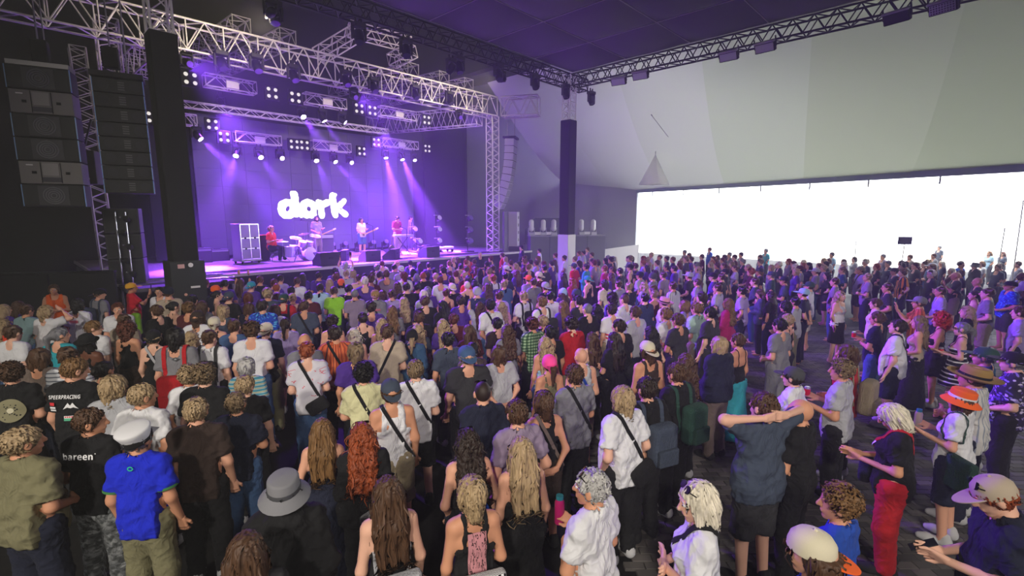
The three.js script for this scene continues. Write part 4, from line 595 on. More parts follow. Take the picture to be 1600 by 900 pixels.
// ---- hats, in head axes
const lathe = (pts, n = 24) => new THREE.LatheGeometry(pts.map(([r, y]) => new THREE.Vector2(r, y)), n);
const hatParts = {
  cap: () => [['crown', lathe([[0.099, 0.0], [0.101, 0.03], [0.094, 0.07], [0.07, 0.103], [0.03, 0.117], [0.001, 0.12]]).scale(0.93, 1, 1.13).translate(0, 0.012, -0.012)], ['brim', (() => { const s = new THREE.Shape(); s.absellipse(0, 0, 0.082, 0.15, 0, Math.PI, false); s.absellipse(0, 0, 0.082, 0.055, Math.PI, 0, true); return new THREE.ExtrudeGeometry(s, { depth: 0.005, bevelEnabled: true, bevelSize: 0.003, bevelThickness: 0.002, bevelSegments: 1, curveSegments: 14 }).rotateX(Math.PI / 2 + 0.16).translate(0, 0.026, 0.055); })()], ['button', new THREE.SphereGeometry(0.011, 8, 6).translate(0, 0.132, -0.012)]],
  beanie: () => [['knit', lathe([[0.096, -0.035], [0.102, 0.0], [0.1, 0.05], [0.085, 0.09], [0.05, 0.12], [0.001, 0.13]]).scale(0.95, 1, 1.12).translate(0, 0.01, -0.014)], ['cuff', lathe([[0.1, -0.04], [0.107, -0.035], [0.107, 0.005], [0.1, 0.01]]).scale(0.95, 1, 1.12).translate(0, 0.012, -0.014)]],
  bucket: () => [['crown', lathe([[0.1, 0.02], [0.096, 0.1], [0.08, 0.116], [0.001, 0.122]]).scale(0.96, 1, 1.12).translate(0, 0, -0.012)], ['brim', lathe([[0.1, 0.028], [0.158, -0.03], [0.156, -0.034], [0.098, 0.02]]).scale(0.97, 1, 1.08).translate(0, 0, -0.012)], ['band', lathe([[0.1, 0.02], [0.103, 0.022], [0.101, 0.05], [0.099, 0.05]]).scale(0.97, 1, 1.12).translate(0, 0, -0.012)]],
  straw: () => [['crown', lathe([[0.1, 0.02], [0.098, 0.09], [0.085, 0.12], [0.06, 0.126], [0.03, 0.112], [0.001, 0.112]]).scale(0.93, 1, 1.15).translate(0, 0, -0.012)], ['brim', lathe([[0.098, 0.026], [0.15, 0.014], [0.185, 0.034], [0.183, 0.028], [0.15, 0.008], [0.098, 0.018]]).scale(0.97, 1, 1.1).translate(0, 0, -0.012)], ['band', lathe([[0.1, 0.02], [0.104, 0.022], [0.102, 0.05], [0.099, 0.05]]).scale(0.95, 1, 1.15).translate(0, 0, -0.012)]],
  bowler: () => [['crown', lathe([[0.1, 0.02], [0.1, 0.08], [0.08, 0.125], [0.04, 0.145], [0.001, 0.15]]).scale(0.96, 1, 1.12).translate(0, 0, -0.012)], ['brim', lathe([[0.098, 0.03], [0.14, 0.024], [0.15, 0.042], [0.147, 0.028], [0.13, 0.014], [0.098, 0.018]]).scale(0.97, 1, 1.1).translate(0, 0, -0.012)]],
  sailor: () => [['crown', lathe([[0.098, 0.03], [0.112, 0.075], [0.122, 0.105], [0.112, 0.122], [0.06, 0.136], [0.001, 0.137]]).translate(0, 0, -0.014)], ['band', lathe([[0.098, 0.0], [0.103, 0.0], [0.103, 0.045], [0.096, 0.045]]).scale(0.94, 1, 1.1).translate(0, 0, -0.012)], ['peak', bx(0.12, 0.006, 0.06, 0, 0.0, 0.11)]],
  bandana: () => [['wrap', lathe([[0.092, -0.02], [0.1, 0.0], [0.098, 0.05], [0.085, 0.09], [0.05, 0.118], [0.001, 0.126]]).scale(0.95, 1, 1.12).translate(0, 0.012, -0.014)], ['tail', new THREE.ConeGeometry(0.085, 0.16, 4).rotateX(Math.PI + 0.25).scale(1, 1, 0.35).translate(0, -0.03, -0.115)]],
};
function hatGeo(kind) { return cached('hat' + kind, () => hatParts[kind]()); }
// ------------------------------------------------------------------ dressing a person
const COLOURS = { white: 0xdcdcde, cream: 0xd8d0b4, black: 0x0e0e11, charcoal: 0x2b2b2d, grey: 0x7c7c80, 'light grey': 0xa9aaae, 'dark grey': 0x45464a, navy: 0x161b30, blue: 0x1f49a8, 'royal blue': 0x1226c8, 'bright blue': 0x1a57c9, 'light blue': 0x9fc3d8, 'denim blue': 0x2f5273, denim: 0x3d5a82, slate: 0x3c4656, teal: 0x2c9aa6, 'grey-teal': 0x7d9a9c, green: 0x3f7d46, 'dark green': 0x23463a, 'mint green': 0xa8c9b4, olive: 0x7a7657, lime: 0x8fd31f, yellow: 0xf2b52a, 'pale yellow': 0xd2cfa0, orange: 0xf0641e, 'burnt orange': 0xb4492a, red: 0xb3151f, 'bright red': 0xd5122c, 'orange-red': 0xe0401c, maroon: 0x4d1720, burgundy: 0x551525, pink: 0xd99aa6, 'hot pink': 0xff4fa0, magenta: 0xb01f63, purple: 0x4b2c86, lilac: 0xa896c9, 'dusty lilac': 0x8d7d92, brown: 0x33251f, taupe: 0x6b5d54, tan: 0x9a7b45, beige: 0xb3a48e, peach: 0xd6b099, khaki: 0x8a7d63 };
const HAIRS = { blond: 0xa9906c, 'dark blond': 0x7d684c, platinum: 0xd9d0bb, brown: 0x4f3521, 'light brown': 0x76552f, 'dark brown': 0x2b1d15, black: 0x120e0d, auburn: 0x5a2a1a, ginger: 0x8e4018, red: 0xb5240e, grey: 0x77767a, silver: 0xb5b3b0 };
const SKINS = [0xd9a184, 0xcf9473, 0xe3b096, 0xb97a58, 0x6b4230, 0xc98c74];
const HAIR_WORDS = { short: 'short {} hair', spiky: 'spiky {} hair', shag: 'shaggy {} hair', curly: 'curly {} hair', afro: 'big curly {} hair', bob: '{} bob', long: 'long {} hair', wavy: 'long wavy {} hair', pony: '{} ponytail', bun: '{} hair in a bun', buzz: 'cropped {} hair', bald: 'shaved head' };
const TOP_WORDS = { tee: 'T-shirt', shirt: 'shirt', long: 'jacket', hoodie: 'hoodie', tank: 'tank top', cami: 'strappy top', dress: 'dress', vest: 'vest' };
const HAT_WORDS = { cap: 'cap', bcap: 'backward cap', beanie: 'beanie', bucket: 'bucket hat', straw: 'straw hat', bowler: 'bowler hat', sailor: 'sailor cap', bandana: 'bandana' };
const skinMat = SKINS.map((c) => new THREE.MeshPhysicalMaterial({ color: c, roughness: 0.55, specularIntensity: 0.6 }));
const hairMats = Object.fromEntries(Object.entries(HAIRS).map(([k, c]) => [k, new THREE.MeshStandardMaterial({ color: c, roughness: 0.62, vertexColors: true, name: 'hair' })]));
const crease = grain(77, 256, (x, y) => { const w = 0.6 * noise3(x * 2, y * 2, 8), a = 1 - Math.abs(noise3(x * 5 + w, y * 1.6 + w, 2)), b = 1 - Math.abs(noise3(x * 9 + w * 2, y * 5, 5)), c = noise3(x * 20, y * 14, 1); return 0.5 * a * a + 0.32 * b * b + 0.08 * c; });
crease.wrapS = crease.wrapT = THREE.MirroredRepeatWrapping; crease.repeat.set(1.9, 1.9);
const clothMats = new Map();
function cloth(c) { if (!clothMats.has(c)) clothMats.set(c, new THREE.MeshStandardMaterial({ color: c, roughness: 0.92, bumpMap: crease, bumpScale: 0.0075 })); return clothMats.get(c); }
function patternTex(kind) {
  return cached('pattern' + kind, () => {
    const t = canvasTexture(256, 256, (c, w, h) => {
      const fill = (s) => { c.fillStyle = s; c.fillRect(0, 0, w, h); }, r = rng(kind.length * 7 + 3);
      if (kind === 'breton') { fill('#17171c'); c.fillStyle = '#e8e6e4'; for (let k = 0; k < 4; k++) c.fillRect(0, k * 64 + 20, w, 20); }
      if (kind === 'stripes') { fill('#c9c7c2'); c.fillStyle = '#8c94a2'; for (let k = 0; k < 8; k++) c.fillRect(k * 32, 0, 9, h); }
      if (kind === 'thin stripes') { fill('#cfd2d6'); c.fillStyle = '#6f7580'; for (let k = 0; k < 6; k++) c.fillRect(0, k * 43 + 5, w, 14); }
      if (kind === 'teal stripes') { fill('#b9d6d8'); c.fillStyle = '#4fa3b8'; for (let k = 0; k < 5; k++) c.fillRect(0, k * 51, w, 22); c.fillStyle = '#d8c070'; for (let k = 0; k < 5; k++) c.fillRect(0, k * 51 + 30, w, 8); }
      if (kind === 'plaid') { fill('#5f8a5a'); c.fillStyle = 'rgba(220,235,200,.55)'; for (let k = 0; k < 4; k++) { c.fillRect(k * 64, 0, 14, h); c.fillRect(0, k * 64, w, 14); } c.fillStyle = 'rgba(20,50,30,.6)'; for (let k = 0; k < 4; k++) { c.fillRect(k * 64 + 32, 0, 20, h); c.fillRect(0, k * 64 + 32, w, 20); } }
      if (kind === 'orange stripes') { fill('#c4552f'); for (let k = 0; k < 14; k++) { c.fillStyle = ['#7c2f22', '#e08a50', '#3d2a2c', '#d06a3a'][k % 4]; c.fillRect(k * 18 + r() * 5, 0, 4 + r() * 5, h); } }
      if (kind === 'floral' || kind === 'blue floral') { fill(kind === 'floral' ? '#2a2340' : '#1a3fae'); for (let k = 0; k < 90; k++) { c.fillStyle = kind === 'floral' ? ['#8d7fc0', '#c9c0dd', '#5a4a90'][k % 3] : ['#2f7ad0', '#0d1f70', '#58b0d8'][k % 3]; c.beginPath(); c.ellipse(r() * w, r() * h, 5 + r() * 14, 4 + r() * 9, r() * 6, 0, 7); c.fill(); } }
      if (kind === 'hoops') { fill('#e0912a'); c.fillStyle = '#15151c'; for (let k = 0; k < 4; k++) c.fillRect(k * 64, 0, 30, h); }
      if (kind === 'jersey') { fill('#e4e2e8'); c.fillStyle = '#c8203c'; c.fillRect(0, 150, w, 16); c.fillRect(0, 182, w, 16); }
      if (kind === 'speckle') { fill('#232f4c'); for (let k = 0; k < 500; k++) { c.fillStyle = ['#5b6f9a', '#0f1628', '#8794b4'][k % 3]; c.fillRect(r() * w, r() * h, 3, 3); } }
      if (kind === 'camo') { fill('#8d8672'); for (let k = 0; k < 60; k++) { c.fillStyle = ['#5f6148', '#b3ab92', '#3f4436'][k % 3]; c.beginPath(); c.ellipse(r() * w, r() * h, 10 + r() * 20, 8 + r() * 12, r() * 6, 0, 7); c.fill(); } }
      if (kind === 'check') { fill('#e6e6e6'); c.fillStyle = '#101014'; for (let i = 0; i < 16; i++) for (let j = 0; j < 16; j++) if ((i + j) % 2) c.fillRect(i * 16, j * 16, 16, 16); }
      if (kind === 'leopard') { fill('#d08a90'); for (let k = 0; k < 70; k++) { c.strokeStyle = '#3a1820'; c.lineWidth = 5; c.beginPath(); c.arc(r() * w, r() * h, 7 + r() * 5, r() * 6, 4 + r() * 5); c.stroke(); } }
      if (kind === 'acid') { fill('#6f7274'); for (let k = 0; k < 220; k++) { c.fillStyle = ['rgba(200,204,204,.35)', 'rgba(40,42,44,.3)'][k % 2]; c.beginPath(); c.ellipse(r() * w, r() * h, 6 + r() * 26, 4 + r() * 16, r() * 6, 0, 7); c.fill(); } }
      if (kind === 'scrawl') { fill('#cfcdd4'); c.strokeStyle = '#cc3a4a'; c.lineWidth = 3; for (let k = 0; k < 10; k++) { let x = 20 + r() * 200, y = 20 + r() * 210; c.beginPath(); c.moveTo(x, y); for (let q = 0; q < 7; q++) { x += (r() - 0.3) * 18; y += (r() - 0.5) * 18; c.lineTo(x, y); } c.stroke(); } }
    });
    t.wrapS = t.wrapT = THREE.RepeatWrapping; return new THREE.MeshStandardMaterial({ map: t, roughness: 0.92 });
  });
}
const PATTERNS = { breton: ['black and white striped', 3.4], stripes: ['grey pinstriped', 3], 'thin stripes': ['thin-striped grey', 3.6], 'teal stripes': ['teal striped', 4], plaid: ['green plaid', 5], 'orange stripes': ['orange striped', 3], floral: ['purple floral', 3.5], 'blue floral': ['blue patterned', 3], hoops: ['yellow and black striped', 3], jersey: ['white and red', 2], speckle: ['speckled navy', 4], camo: ['camouflage', 3], leopard: ['pink leopard', 6], scrawl: ['white red-printed', 2.6] };
function withUv(g, k, force) { return g.attributes.uv && !force ? g : (() => { const p = g.attributes.position, uv = new Float32Array(p.count * 2); for (let i = 0; i < p.count; i++) { uv[i * 2] = Math.atan2(p.getX(i), -p.getZ(i)) * 0.17 * k; uv[i * 2 + 1] = p.getY(i) * k; } const c = g.clone(); c.setAttribute('uv', new THREE.BufferAttribute(uv, 2)); return c; })(); }
// a flat band round the body in the plane through two shoulder/hip points
function bandGeo(key, field, [x0, y0], [x1, y1], width, off, from = 0, to = Math.PI * 2) {
  return cached('band' + key, () => {
    const e1 = V3(x0 - x1, y0 - y1, 0), c = V3((x0 + x1) / 2, (y0 + y1) / 2, 0); const len = e1.length() / 2; e1.normalize(); const nrm = V3(-e1.y, e1.x, 0), N = 40, pos = [], idx = [];
    for (let i = 0; i <= N; i++) {
      const a = from + (to - from) * i / N, d = e1.clone().multiplyScalar(Math.cos(a)).addScaledVector(V3(0, 0, 1), Math.sin(a)); let r = 0.46;
      while (r > 0.03) { const p = c.clone().addScaledVector(d, r); if (field(p.x, p.y, p.z) < off) break; r -= 0.006; }
      r = Math.min(r, len + 0.1);
      for (const [w, t] of [[-1, 0], [1, 0], [1, 1], [-1, 1]]) { const q = c.clone().addScaledVector(d, r + t * 0.007).addScaledVector(nrm, w * width / 2); pos.push(q.x, q.y, q.z); }
      if (i) { const b = i * 4; for (let k = 0; k < 4; k++) { const l = (k + 1) % 4; idx.push(b - 4 + k, b - 4 + l, b + k, b + k, b - 4 + l, b + l); } }
    }
    const g = new THREE.BufferGeometry(); g.setAttribute('position', new THREE.Float32BufferAttribute(pos, 3)); g.setIndex(idx); const h = g.toNonIndexed(); h.computeVertexNormals(); return h;
  });
}
// a printed patch lying on the back (or front) of a top
function printGeo(key, field, cx, cy, w, h, front) {
  return cached('print' + key, () => {
    const g = new THREE.PlaneGeometry(w, h, 14, 10), p = g.attributes.position, s = front ? 1 : -1;
    for (let i = 0; i < p.count; i++) { const x = cx - s * -1 * p.getX(i), y = cy + p.getY(i); let z = 0.4; while (z > 0 && field(x, y, s * z) > 0.012) z -= 0.003; p.setXYZ(i, x, y, s * (z + 0.012)); }
    g.computeVertexNormals(); return g;
  });
}
function printMat(id, draw) { return cached('pmat' + id, () => { const t = canvasTexture(512, 320, (c, w, h) => { c.textAlign = 'center'; c.textBaseline = 'middle'; draw(c, w, h); }); return new THREE.MeshStandardMaterial({ map: t, transparent: true, roughness: 0.85 }); }); }
const PRINTS = {
  bareen: [0.02, 1.36, 0.3, 0.19, (c) => { c.fillStyle = '#f2f2f2'; c.font = 'bold 128px sans-serif'; c.fillText('bareen', 244, 130); c.fillRect(478, 84, 14, 14); }],
  racing: [0, 1.28, 0.36, 0.3, (c) => { c.fillStyle = '#f2f2f2'; c.font = 'italic bold 58px sans-serif'; c.fillText('SPEERPRACING', 240, 40); c.fillStyle = '#d8323a'; c.fillRect(40, 96, 70, 34); c.fillStyle = '#eee'; c.fillRect(36, 142, 84, 22); c.fillRect(36, 172, 84, 20); c.beginPath(); c.moveTo(220, 170); c.lineTo(290, 100); c.lineTo(320, 130); c.lineTo(350, 100); c.lineTo(420, 170); c.lineTo(360, 150); c.lineTo(320, 160); c.lineTo(280, 150); c.fill(); c.fillStyle = '#e8e4e4'; c.fillRect(230, 240, 150, 26); c.fillStyle = '#58b48c'; c.fillRect(230, 266, 150, 26); c.fillStyle = '#d8323a'; for (let k = 0; k < 5; k++) c.fillRect(240 + k * 27, 246, 20, 13); }],
  medal: [0, 1.25, 0.3, 0.3, (c) => { c.scale(1, 0.625); c.fillStyle = '#8d8868'; c.beginPath(); c.arc(256, 256, 220, 0, 7); c.fill(); c.fillStyle = '#1c1c18'; for (let k = 0; k < 26; k++) { c.beginPath(); c.arc(256 + Math.cos(k) * (40 + k * 5), 256 + Math.sin(k * 1.7) * (40 + k * 5), 9 + k % 7, 0, 7); c.fill(); } c.fillStyle = '#d8d2b4'; c.beginPath(); c.arc(256, 256, 50, 0, 7); c.fill(); }],
  leopard: [0, 1.26, 0.13, 0.3, (c) => { c.fillStyle = '#c98a90'; c.fillRect(0, 0, 512, 320); const r = rng(8); for (let k = 0; k < 60; k++) { c.strokeStyle = '#2c1218'; c.lineWidth = 9; c.beginPath(); c.ellipse(r() * 512, r() * 320, 22 + r() * 12, 9 + r() * 5, r() * 3, r() * 6, 4 + r() * 5); c.stroke(); } }],
  crest: [0, 1.44, 0.06, 0.05, (c) => { c.strokeStyle = '#27c48a'; c.lineWidth = 60; c.beginPath(); c.ellipse(256, 160, 150, 90, 0, 0, 7); c.stroke(); }],
  diamond: [-0.02, 1.38, 0.1, 0.06, (c) => { c.fillStyle = '#4a4d50'; c.beginPath(); c.moveTo(30, 160); c.lineTo(256, 20); c.lineTo(480, 160); c.lineTo(256, 300); c.fill(); c.fillStyle = '#9a9c9e'; c.fillRect(200, 120, 110, 80); }],
  redtext: [-0.02, 1.33, 0.22, 0.1, (c) => { c.strokeStyle = '#d86a78'; c.lineWidth = 22; c.beginPath(); for (let k = 0; k < 13; k++) c.lineTo(30 + k * 37, k % 2 ? 90 : 230); c.stroke(); c.fillStyle = '#d86a78'; c.fillRect(30, 150, 450, 18); }],
  windtext: [0, 1.33, 0.2, 0.12, (c) => { c.strokeStyle = '#c02c4a'; c.lineWidth = 22; c.beginPath(); for (let k = 0; k < 13; k++) c.lineTo(30 + k * 37, k % 2 ? 90 : 230); c.stroke(); c.fillStyle = '#c02c4a'; c.fillRect(30, 150, 450, 18); }],
  trefoil: [0.07, 1.33, 0.07, 0.06, (c) => { c.fillStyle = '#f4f4f4'; for (const a of [-0.6, 0, 0.6]) { c.save(); c.translate(256, 200); c.rotate(a); c.beginPath(); c.ellipse(0, -90, 60, 110, 0, 0, 7); c.fill(); c.restore(); } c.fillRect(150, 250, 212, 30); }, true],
  greenlogo: [-0.02, 1.36, 0.08, 0.06, (c) => { c.fillStyle = '#2fa878'; c.beginPath(); c.moveTo(60, 280); c.lineTo(160, 60); c.lineTo(256, 230); c.lineTo(360, 40); c.lineTo(460, 280); c.fill(); }],
};
const STAGE_AIM = S(1.6, 3, 0), DEG = Math.PI / 180, people = [];
function hash(x, y) { let h = Math.imul(Math.round(x * 8) ^ 0x9e3779b9, 0x85ebca6b) ^ Math.imul(Math.round(y * 8) + 77, 0xc2b2ae35); h ^= h >>> 15; h = Math.imul(h, 0x2c1b3c6d); h ^= h >>> 12; return ((h >>> 0) % 100000) / 100000; }
function parse(line) {
  const [xy, hair, top, bottom, extra = ''] = line.split('|'), [x, y] = xy.split(',').map(Number), h = hash(x, y), p = { x, y, h };
  const cut = (s) => { const i = s.indexOf(' '); return i < 0 ? [s, ''] : [s.slice(0, i), s.slice(i + 1)]; };
  [p.style, p.hairColour] = cut(hair); [p.top, p.topColour] = cut(top);
  const b = (bottom || ['trousers black', 'trousers navy', 'trousers denim', 'shorts charcoal', 'trousers charcoal', 'shorts khaki'][(h * 997 | 0) % 6]).match(/^(long skirt|skirt|shorts|trousers) ?(.*)$/); p.bottom = b[1]; p.bottomColour = b[2];
  for (const e of extra.split(';').filter(Boolean)) { const [k, v] = cut(e); p[k] = v === '' ? true : v; }
  p.sex = p.f ? 1 : p.m ? 0 : /long|wavy|bob|pony|bun/.test(p.style) || /cami|dress/.test(p.top) ? 1 : 0;
  return p;
}
const POSTS = [S(-6.75, -3.3, 0), S(9.0, -3.35, 0), S(-6.4, -0.9, 0)];
function locate(p) { // stand on the floor so that the head is seen where it is in the photograph; height chosen to keep clear of neighbours
  if (p.at) return;
  const base = (p.sex ? 0.965 : 1.015), tries = p.size ? [+p.size] : [0, 0.02, -0.02, 0.04, -0.04, 0.06, -0.06].map((d) => base + d + (p.h - 0.5) * 0.02);
  let best = -1;
  for (const s of tries) {
    const q = atY(p.x, p.y, GROUND + 1.64 * s + (+p.up || 0)), near = Math.min(...POSTS.map((o) => Math.hypot(o.x - q.x, o.z - q.z) - 0.3), ...people.filter((o) => o !== p && o.pos).map((o) => Math.hypot(o.pos.x - q.x, o.pos.z - q.z)));
    if (near > best) { best = near; p.pos = q.setY(GROUND + (+p.up || 0)); p.scale = s; }
    if (near > 0.44) break;
  }
}
function clearStage(p) { // nobody stands inside the stage: the front row keeps to its edge
  const q = p.pos.clone().sub(SO), u = q.dot(SU), v = q.dot(SV), r = ray(p.x, p.y);
  if (v > -0.75 && u > -8 && u < 10.3) { const t = (-0.8 + SO.dot(SV) - EYE.dot(SV)) / r.dot(SV), h = EYE.clone().addScaledVector(r, t); p.scale = Math.max(0.9, Math.min(1.14, (h.y - GROUND) / 1.64)); p.pos.set(h.x, p.pos.y, h.z); }
}
function describe(p, withPlace = '') {
  const hair = (HAIR_WORDS[p.style] ?? 'short {} hair').replace('{}', p.hairColour), top = (PATTERNS[p.topColour]?.[0] ?? p.topColour) + ' ' + TOP_WORDS[p.top], bits = [];
  let hat = ''; for (const k of Object.keys(HAT_WORDS)) if (p[k]) hat = p[k] + ' ' + HAT_WORDS[k];
  const art = (s) => (/^[aeiou]/.test(s) ? 'an ' : 'a ') + s;
  const bag = p.pack ? ', ' + p.pack + ' backpack' : p.tote ? ', ' + p.tote + ' bag' : p.strap ? ', ' + p.strap + ' shoulder strap' : '';
  const wears = /^(long|wavy|bob|pony|bun|curly|afro|shag)/.test(p.style) && !hat ? hair : hat ? '' : hair;
  return ('person ' + (hat ? 'in ' + art(hat) + ' and ' + top : 'with ' + (/bob|head|ponytail/.test(wears) ? art(wears) : wears) + ' in ' + art(top)) + bag + withPlace).replace(/\s+/g, ' ');
}
function shoulder(kind) { return kind; }
function buildPerson(p, lod) {
  const pose = p.pose ?? ['down', 'front', 'down', 'hips', 'front', 'fold', 'down+front', 'back'][(p.h * 7919 | 0) % 8], look = Math.round((+p.look || 0) / 5) * 5 * DEG, nod = Math.round((+p.nod || 0) / 5) * 5 * DEG, wide = p.wide ? 0.03 : 0, sit = p.sit ? 1 : 0;
  const g = thing('person', p.label, 'person', p.pos, 0, p.group); g.scale.setScalar(p.scale); if (p.build) { g.scale.x *= +p.build; g.scale.z *= +p.build; }
  g.rotation.y = p.face !== undefined ? +p.face * DEG : Math.atan2(STAGE_AIM.x - p.pos.x, STAGE_AIM.z - p.pos.z) + ((+p.yaw || 0) + (p.h - 0.5) * 16) * DEG;
  const fr = frame(p.sex, pose), skin = skinMat[p.skin ? +p.skin : (p.h * 131 | 0) % 3];
  mesh('body', bodyGeo(p.sex, pose, lod, look, nod, sit), skin, g);
  const hm = headMatrix(look, nod), inHead = (o) => { hm.decompose(o.position, o.quaternion, o.scale); return o; };
  if (p.style !== 'bald') inHead(mesh('hair', hairGeo(p.style, lod, Object.keys(HAT_WORDS).some((k) => p[k]) ? 1 : 0), hairMats[p.hairColour], g));
  const field = topField(p.top, fr, wide), tk = [p.top, p.sex, pose, wide].join();
  const pat = PATTERNS[p.topColour], tg = topGeo(p.top, p.sex, pose, lod, wide);
  mesh({ tee: 't_shirt', shirt: 'shirt', long: 'jacket', hoodie: 'hoodie', tank: 'tank_top', cami: 'strappy_top', dress: 'dress', vest: 'vest' }[p.top], pat ? cached('uv' + tk + lod + pat[1], () => withUv(tg, pat[1], true)) : tg, pat ? patternTex(p.topColour) : cloth(COLOURS[p.topColour] ?? 0x888888), g);
  if (p.top !== 'dress') { const bp = p.bottomColour === 'acid', bg = bottomGeo(p.bottom, p.sex, lod, sit); mesh(p.bottom.replace(' ', '_'), bp ? cached('uvb' + p.bottom + p.sex + lod, () => withUv(bg, 3, true)) : bg, bp ? patternTex('acid') : cloth(COLOURS[p.bottomColour] ?? 0x222222), g); }
  if (lod < 2 && !sit && p.D < 8.5) for (const s of [1, -1]) { const o = mesh('shoe', shoeGeo(lod), cloth(p.h > 0.5 ? 0xb9b9b9 : 0x1a1a1c), g); o.position.set(s * 0.115, 0, 0.0); o.rotation.y = s * 0.1; }
  if (p.top === 'cami' || p.top === 'dress') { const bf = smooth(torso(fr, 0, 0), 55); for (const s of [1, -1]) mesh('shoulder_strap', bandGeo('cami' + p.sex + s, bf, [s * 0.085, 1.52], [s * 0.085, 1.2], 0.012, 0.004), cloth(COLOURS[p.topColour] ?? 0x111111), g); }
  if (p.strap) { const s = p.right ? -1 : 1; mesh('bag_strap', bandGeo('strap' + tk + s, field, [s * 0.1, 1.52], [-s * 0.17, 0.99], 0.036, 0.008), cloth(COLOURS[p.strap]), g); if (p.bag) { const b = mesh('bag', rb(0.26, 0.17, 0.1, 0.035), cloth(COLOURS[p.bag] ?? 0x15151a), g); b.position.set(-s * 0.1, 0.97, p.bagfront ? 0.2 : -0.2); b.rotation.z = -s * 0.5; } }
  if (p.pack) { for (const s of [1, -1]) mesh('pack_strap', bandGeo('pack' + tk + s, field, [s * 0.11, 1.53], [s * 0.11, 1.1], 0.045, 0.008), cloth(COLOURS[p.pack]), g); const b = mesh('backpack', rb(0.3, 0.42, 0.16, 0.06, 0, p.low ? 1.0 : 1.16, -0.25), cloth(COLOURS[p.pack]), g); mesh('pocket', rb(0.24, 0.17, 0.05, 0.02, 0, p.low ? 0.9 : 1.06, -0.34), cloth(COLOURS[p.pack]), b); }
  if (p.tote) { const s = p.right ? -1 : 1, tm = p.tote === 'checkered' ? patternTex('check') : cloth(COLOURS[p.tote]); const geo = cached('tote', () => withUv(rb(0.32, 0.36, 0.08, 0.03), 3)); const b = mesh('tote_bag', geo, tm, g); b.position.set(p.backbag ? 0 : s * 0.26, p.backbag ? 1.02 : 0.92, p.backbag ? -0.24 : -0.12); b.rotation.y = p.backbag ? 0 : s * 0.9; if (p.tote === 'dark green') { const t = mesh('print', new THREE.PlaneGeometry(0.15, 0.15).translate(0, -0.02, 0), printMat('p6', (c, w, h) => { c.fillStyle = '#0c0f10'; c.fillRect(0, 0, w, h); c.fillStyle = '#e8e8e4'; c.font = 'bold 150px sans-serif'; c.fillText('P6', 256, 120); for (let q = 0; q < 4; q++) c.fillRect(130 + q * 68, 222, 50, 46); }), b); t.position.set(0, 0, -0.042); t.rotation.y = Math.PI; } for (const k of p.backbag ? [1, -1] : [s]) mesh('bag_strap', bandGeo('tote' + tk + k, field, [k * 0.12, 1.53], [k * (p.backbag ? 0.1 : 0.2), 1.0], 0.034, 0.008), p.tote === 'checkered' ? cloth(0x101012) : tm, g); }
  if (p.print) { const [cx, cy, w, h, draw, front] = PRINTS[p.print]; mesh('print', printGeo(p.print + tk, field, cx, cy, w, h, front), printMat(p.print, draw), g); }
  if (p.cuffs) for (const a of fr.arms) { const S0 = V3(...a.S), dd = V3(...a.E).sub(S0), o = mesh('sleeve_cuff', cached('cuff', () => new THREE.CylinderGeometry(0.073, 0.074, 0.02, 20, 1, true)), new THREE.MeshStandardMaterial({ color: COLOURS[p.cuffs], roughness: 0.9, side: THREE.DoubleSide }), g); o.position.copy(S0).addScaledVector(dd, 0.68); o.quaternion.setFromUnitVectors(Y_AXIS, dd.normalize()); }
  for (const k of Object.keys(HAT_WORDS)) if (p[k]) {
    const kind = k === 'bcap' ? 'cap' : k, c = p[k].split('/'), turn = new THREE.Group(); turn.name = HAT_WORDS[k].replace(' ', '_').replace('backward_', ''); g.add(turn); inHead(turn); turn.position.y += 0.012 * 0; const tilt = new THREE.Quaternion().setFromEuler(new THREE.Euler(kind === 'bandana' ? -0.25 : kind === 'sailor' ? -0.3 : -0.16, k === 'bcap' ? Math.PI : 0, 0, 'YXZ')); if (k === 'bcap') tilt.setFromEuler(new THREE.Euler(0.1, Math.PI, 0, 'YXZ')); turn.quaternion.multiply(tilt);
    hatGeo(kind).forEach(([n, geo], i) => mesh(n, geo, mat(COLOURS[n === 'brim' && c[1] ? c[1] : n === 'band' ? (p.band ?? (kind === 'sailor' || kind === 'straw' ? 'black' : c[0])) : c[0]] ?? 0x333333, 0.9), turn));
  }
  if (p.glasses && lod < 2) { const s = new THREE.Group(); s.name = 'sunglasses'; g.add(s); inHead(s); const up = p.glasses === 'worn' ? [0.012, 0.105, 0] : [0.105, 0.055, -0.75], q = new THREE.Group(); q.name = 'frame'; q.position.set(0, up[0], up[1]); q.rotation.x = up[2]; s.add(q); for (const k of [1, -1]) { mesh('lens', new THREE.CylinderGeometry(0.025, 0.025, 0.006, 14).rotateX(Math.PI / 2).scale(1.15, 1, 1).translate(k * 0.034, 0, 0), mat(0x14101a, 0.1, 0.2), q); mesh('temple', bx(0.004, 0.006, 0.12, k * 0.072, 0.004, -0.06), mat(0x1a1418, 0.3), q); } mesh('bridge', bx(0.03, 0.006, 0.006, 0, 0.005, 0), mat(0x1a1418, 0.3), q); }
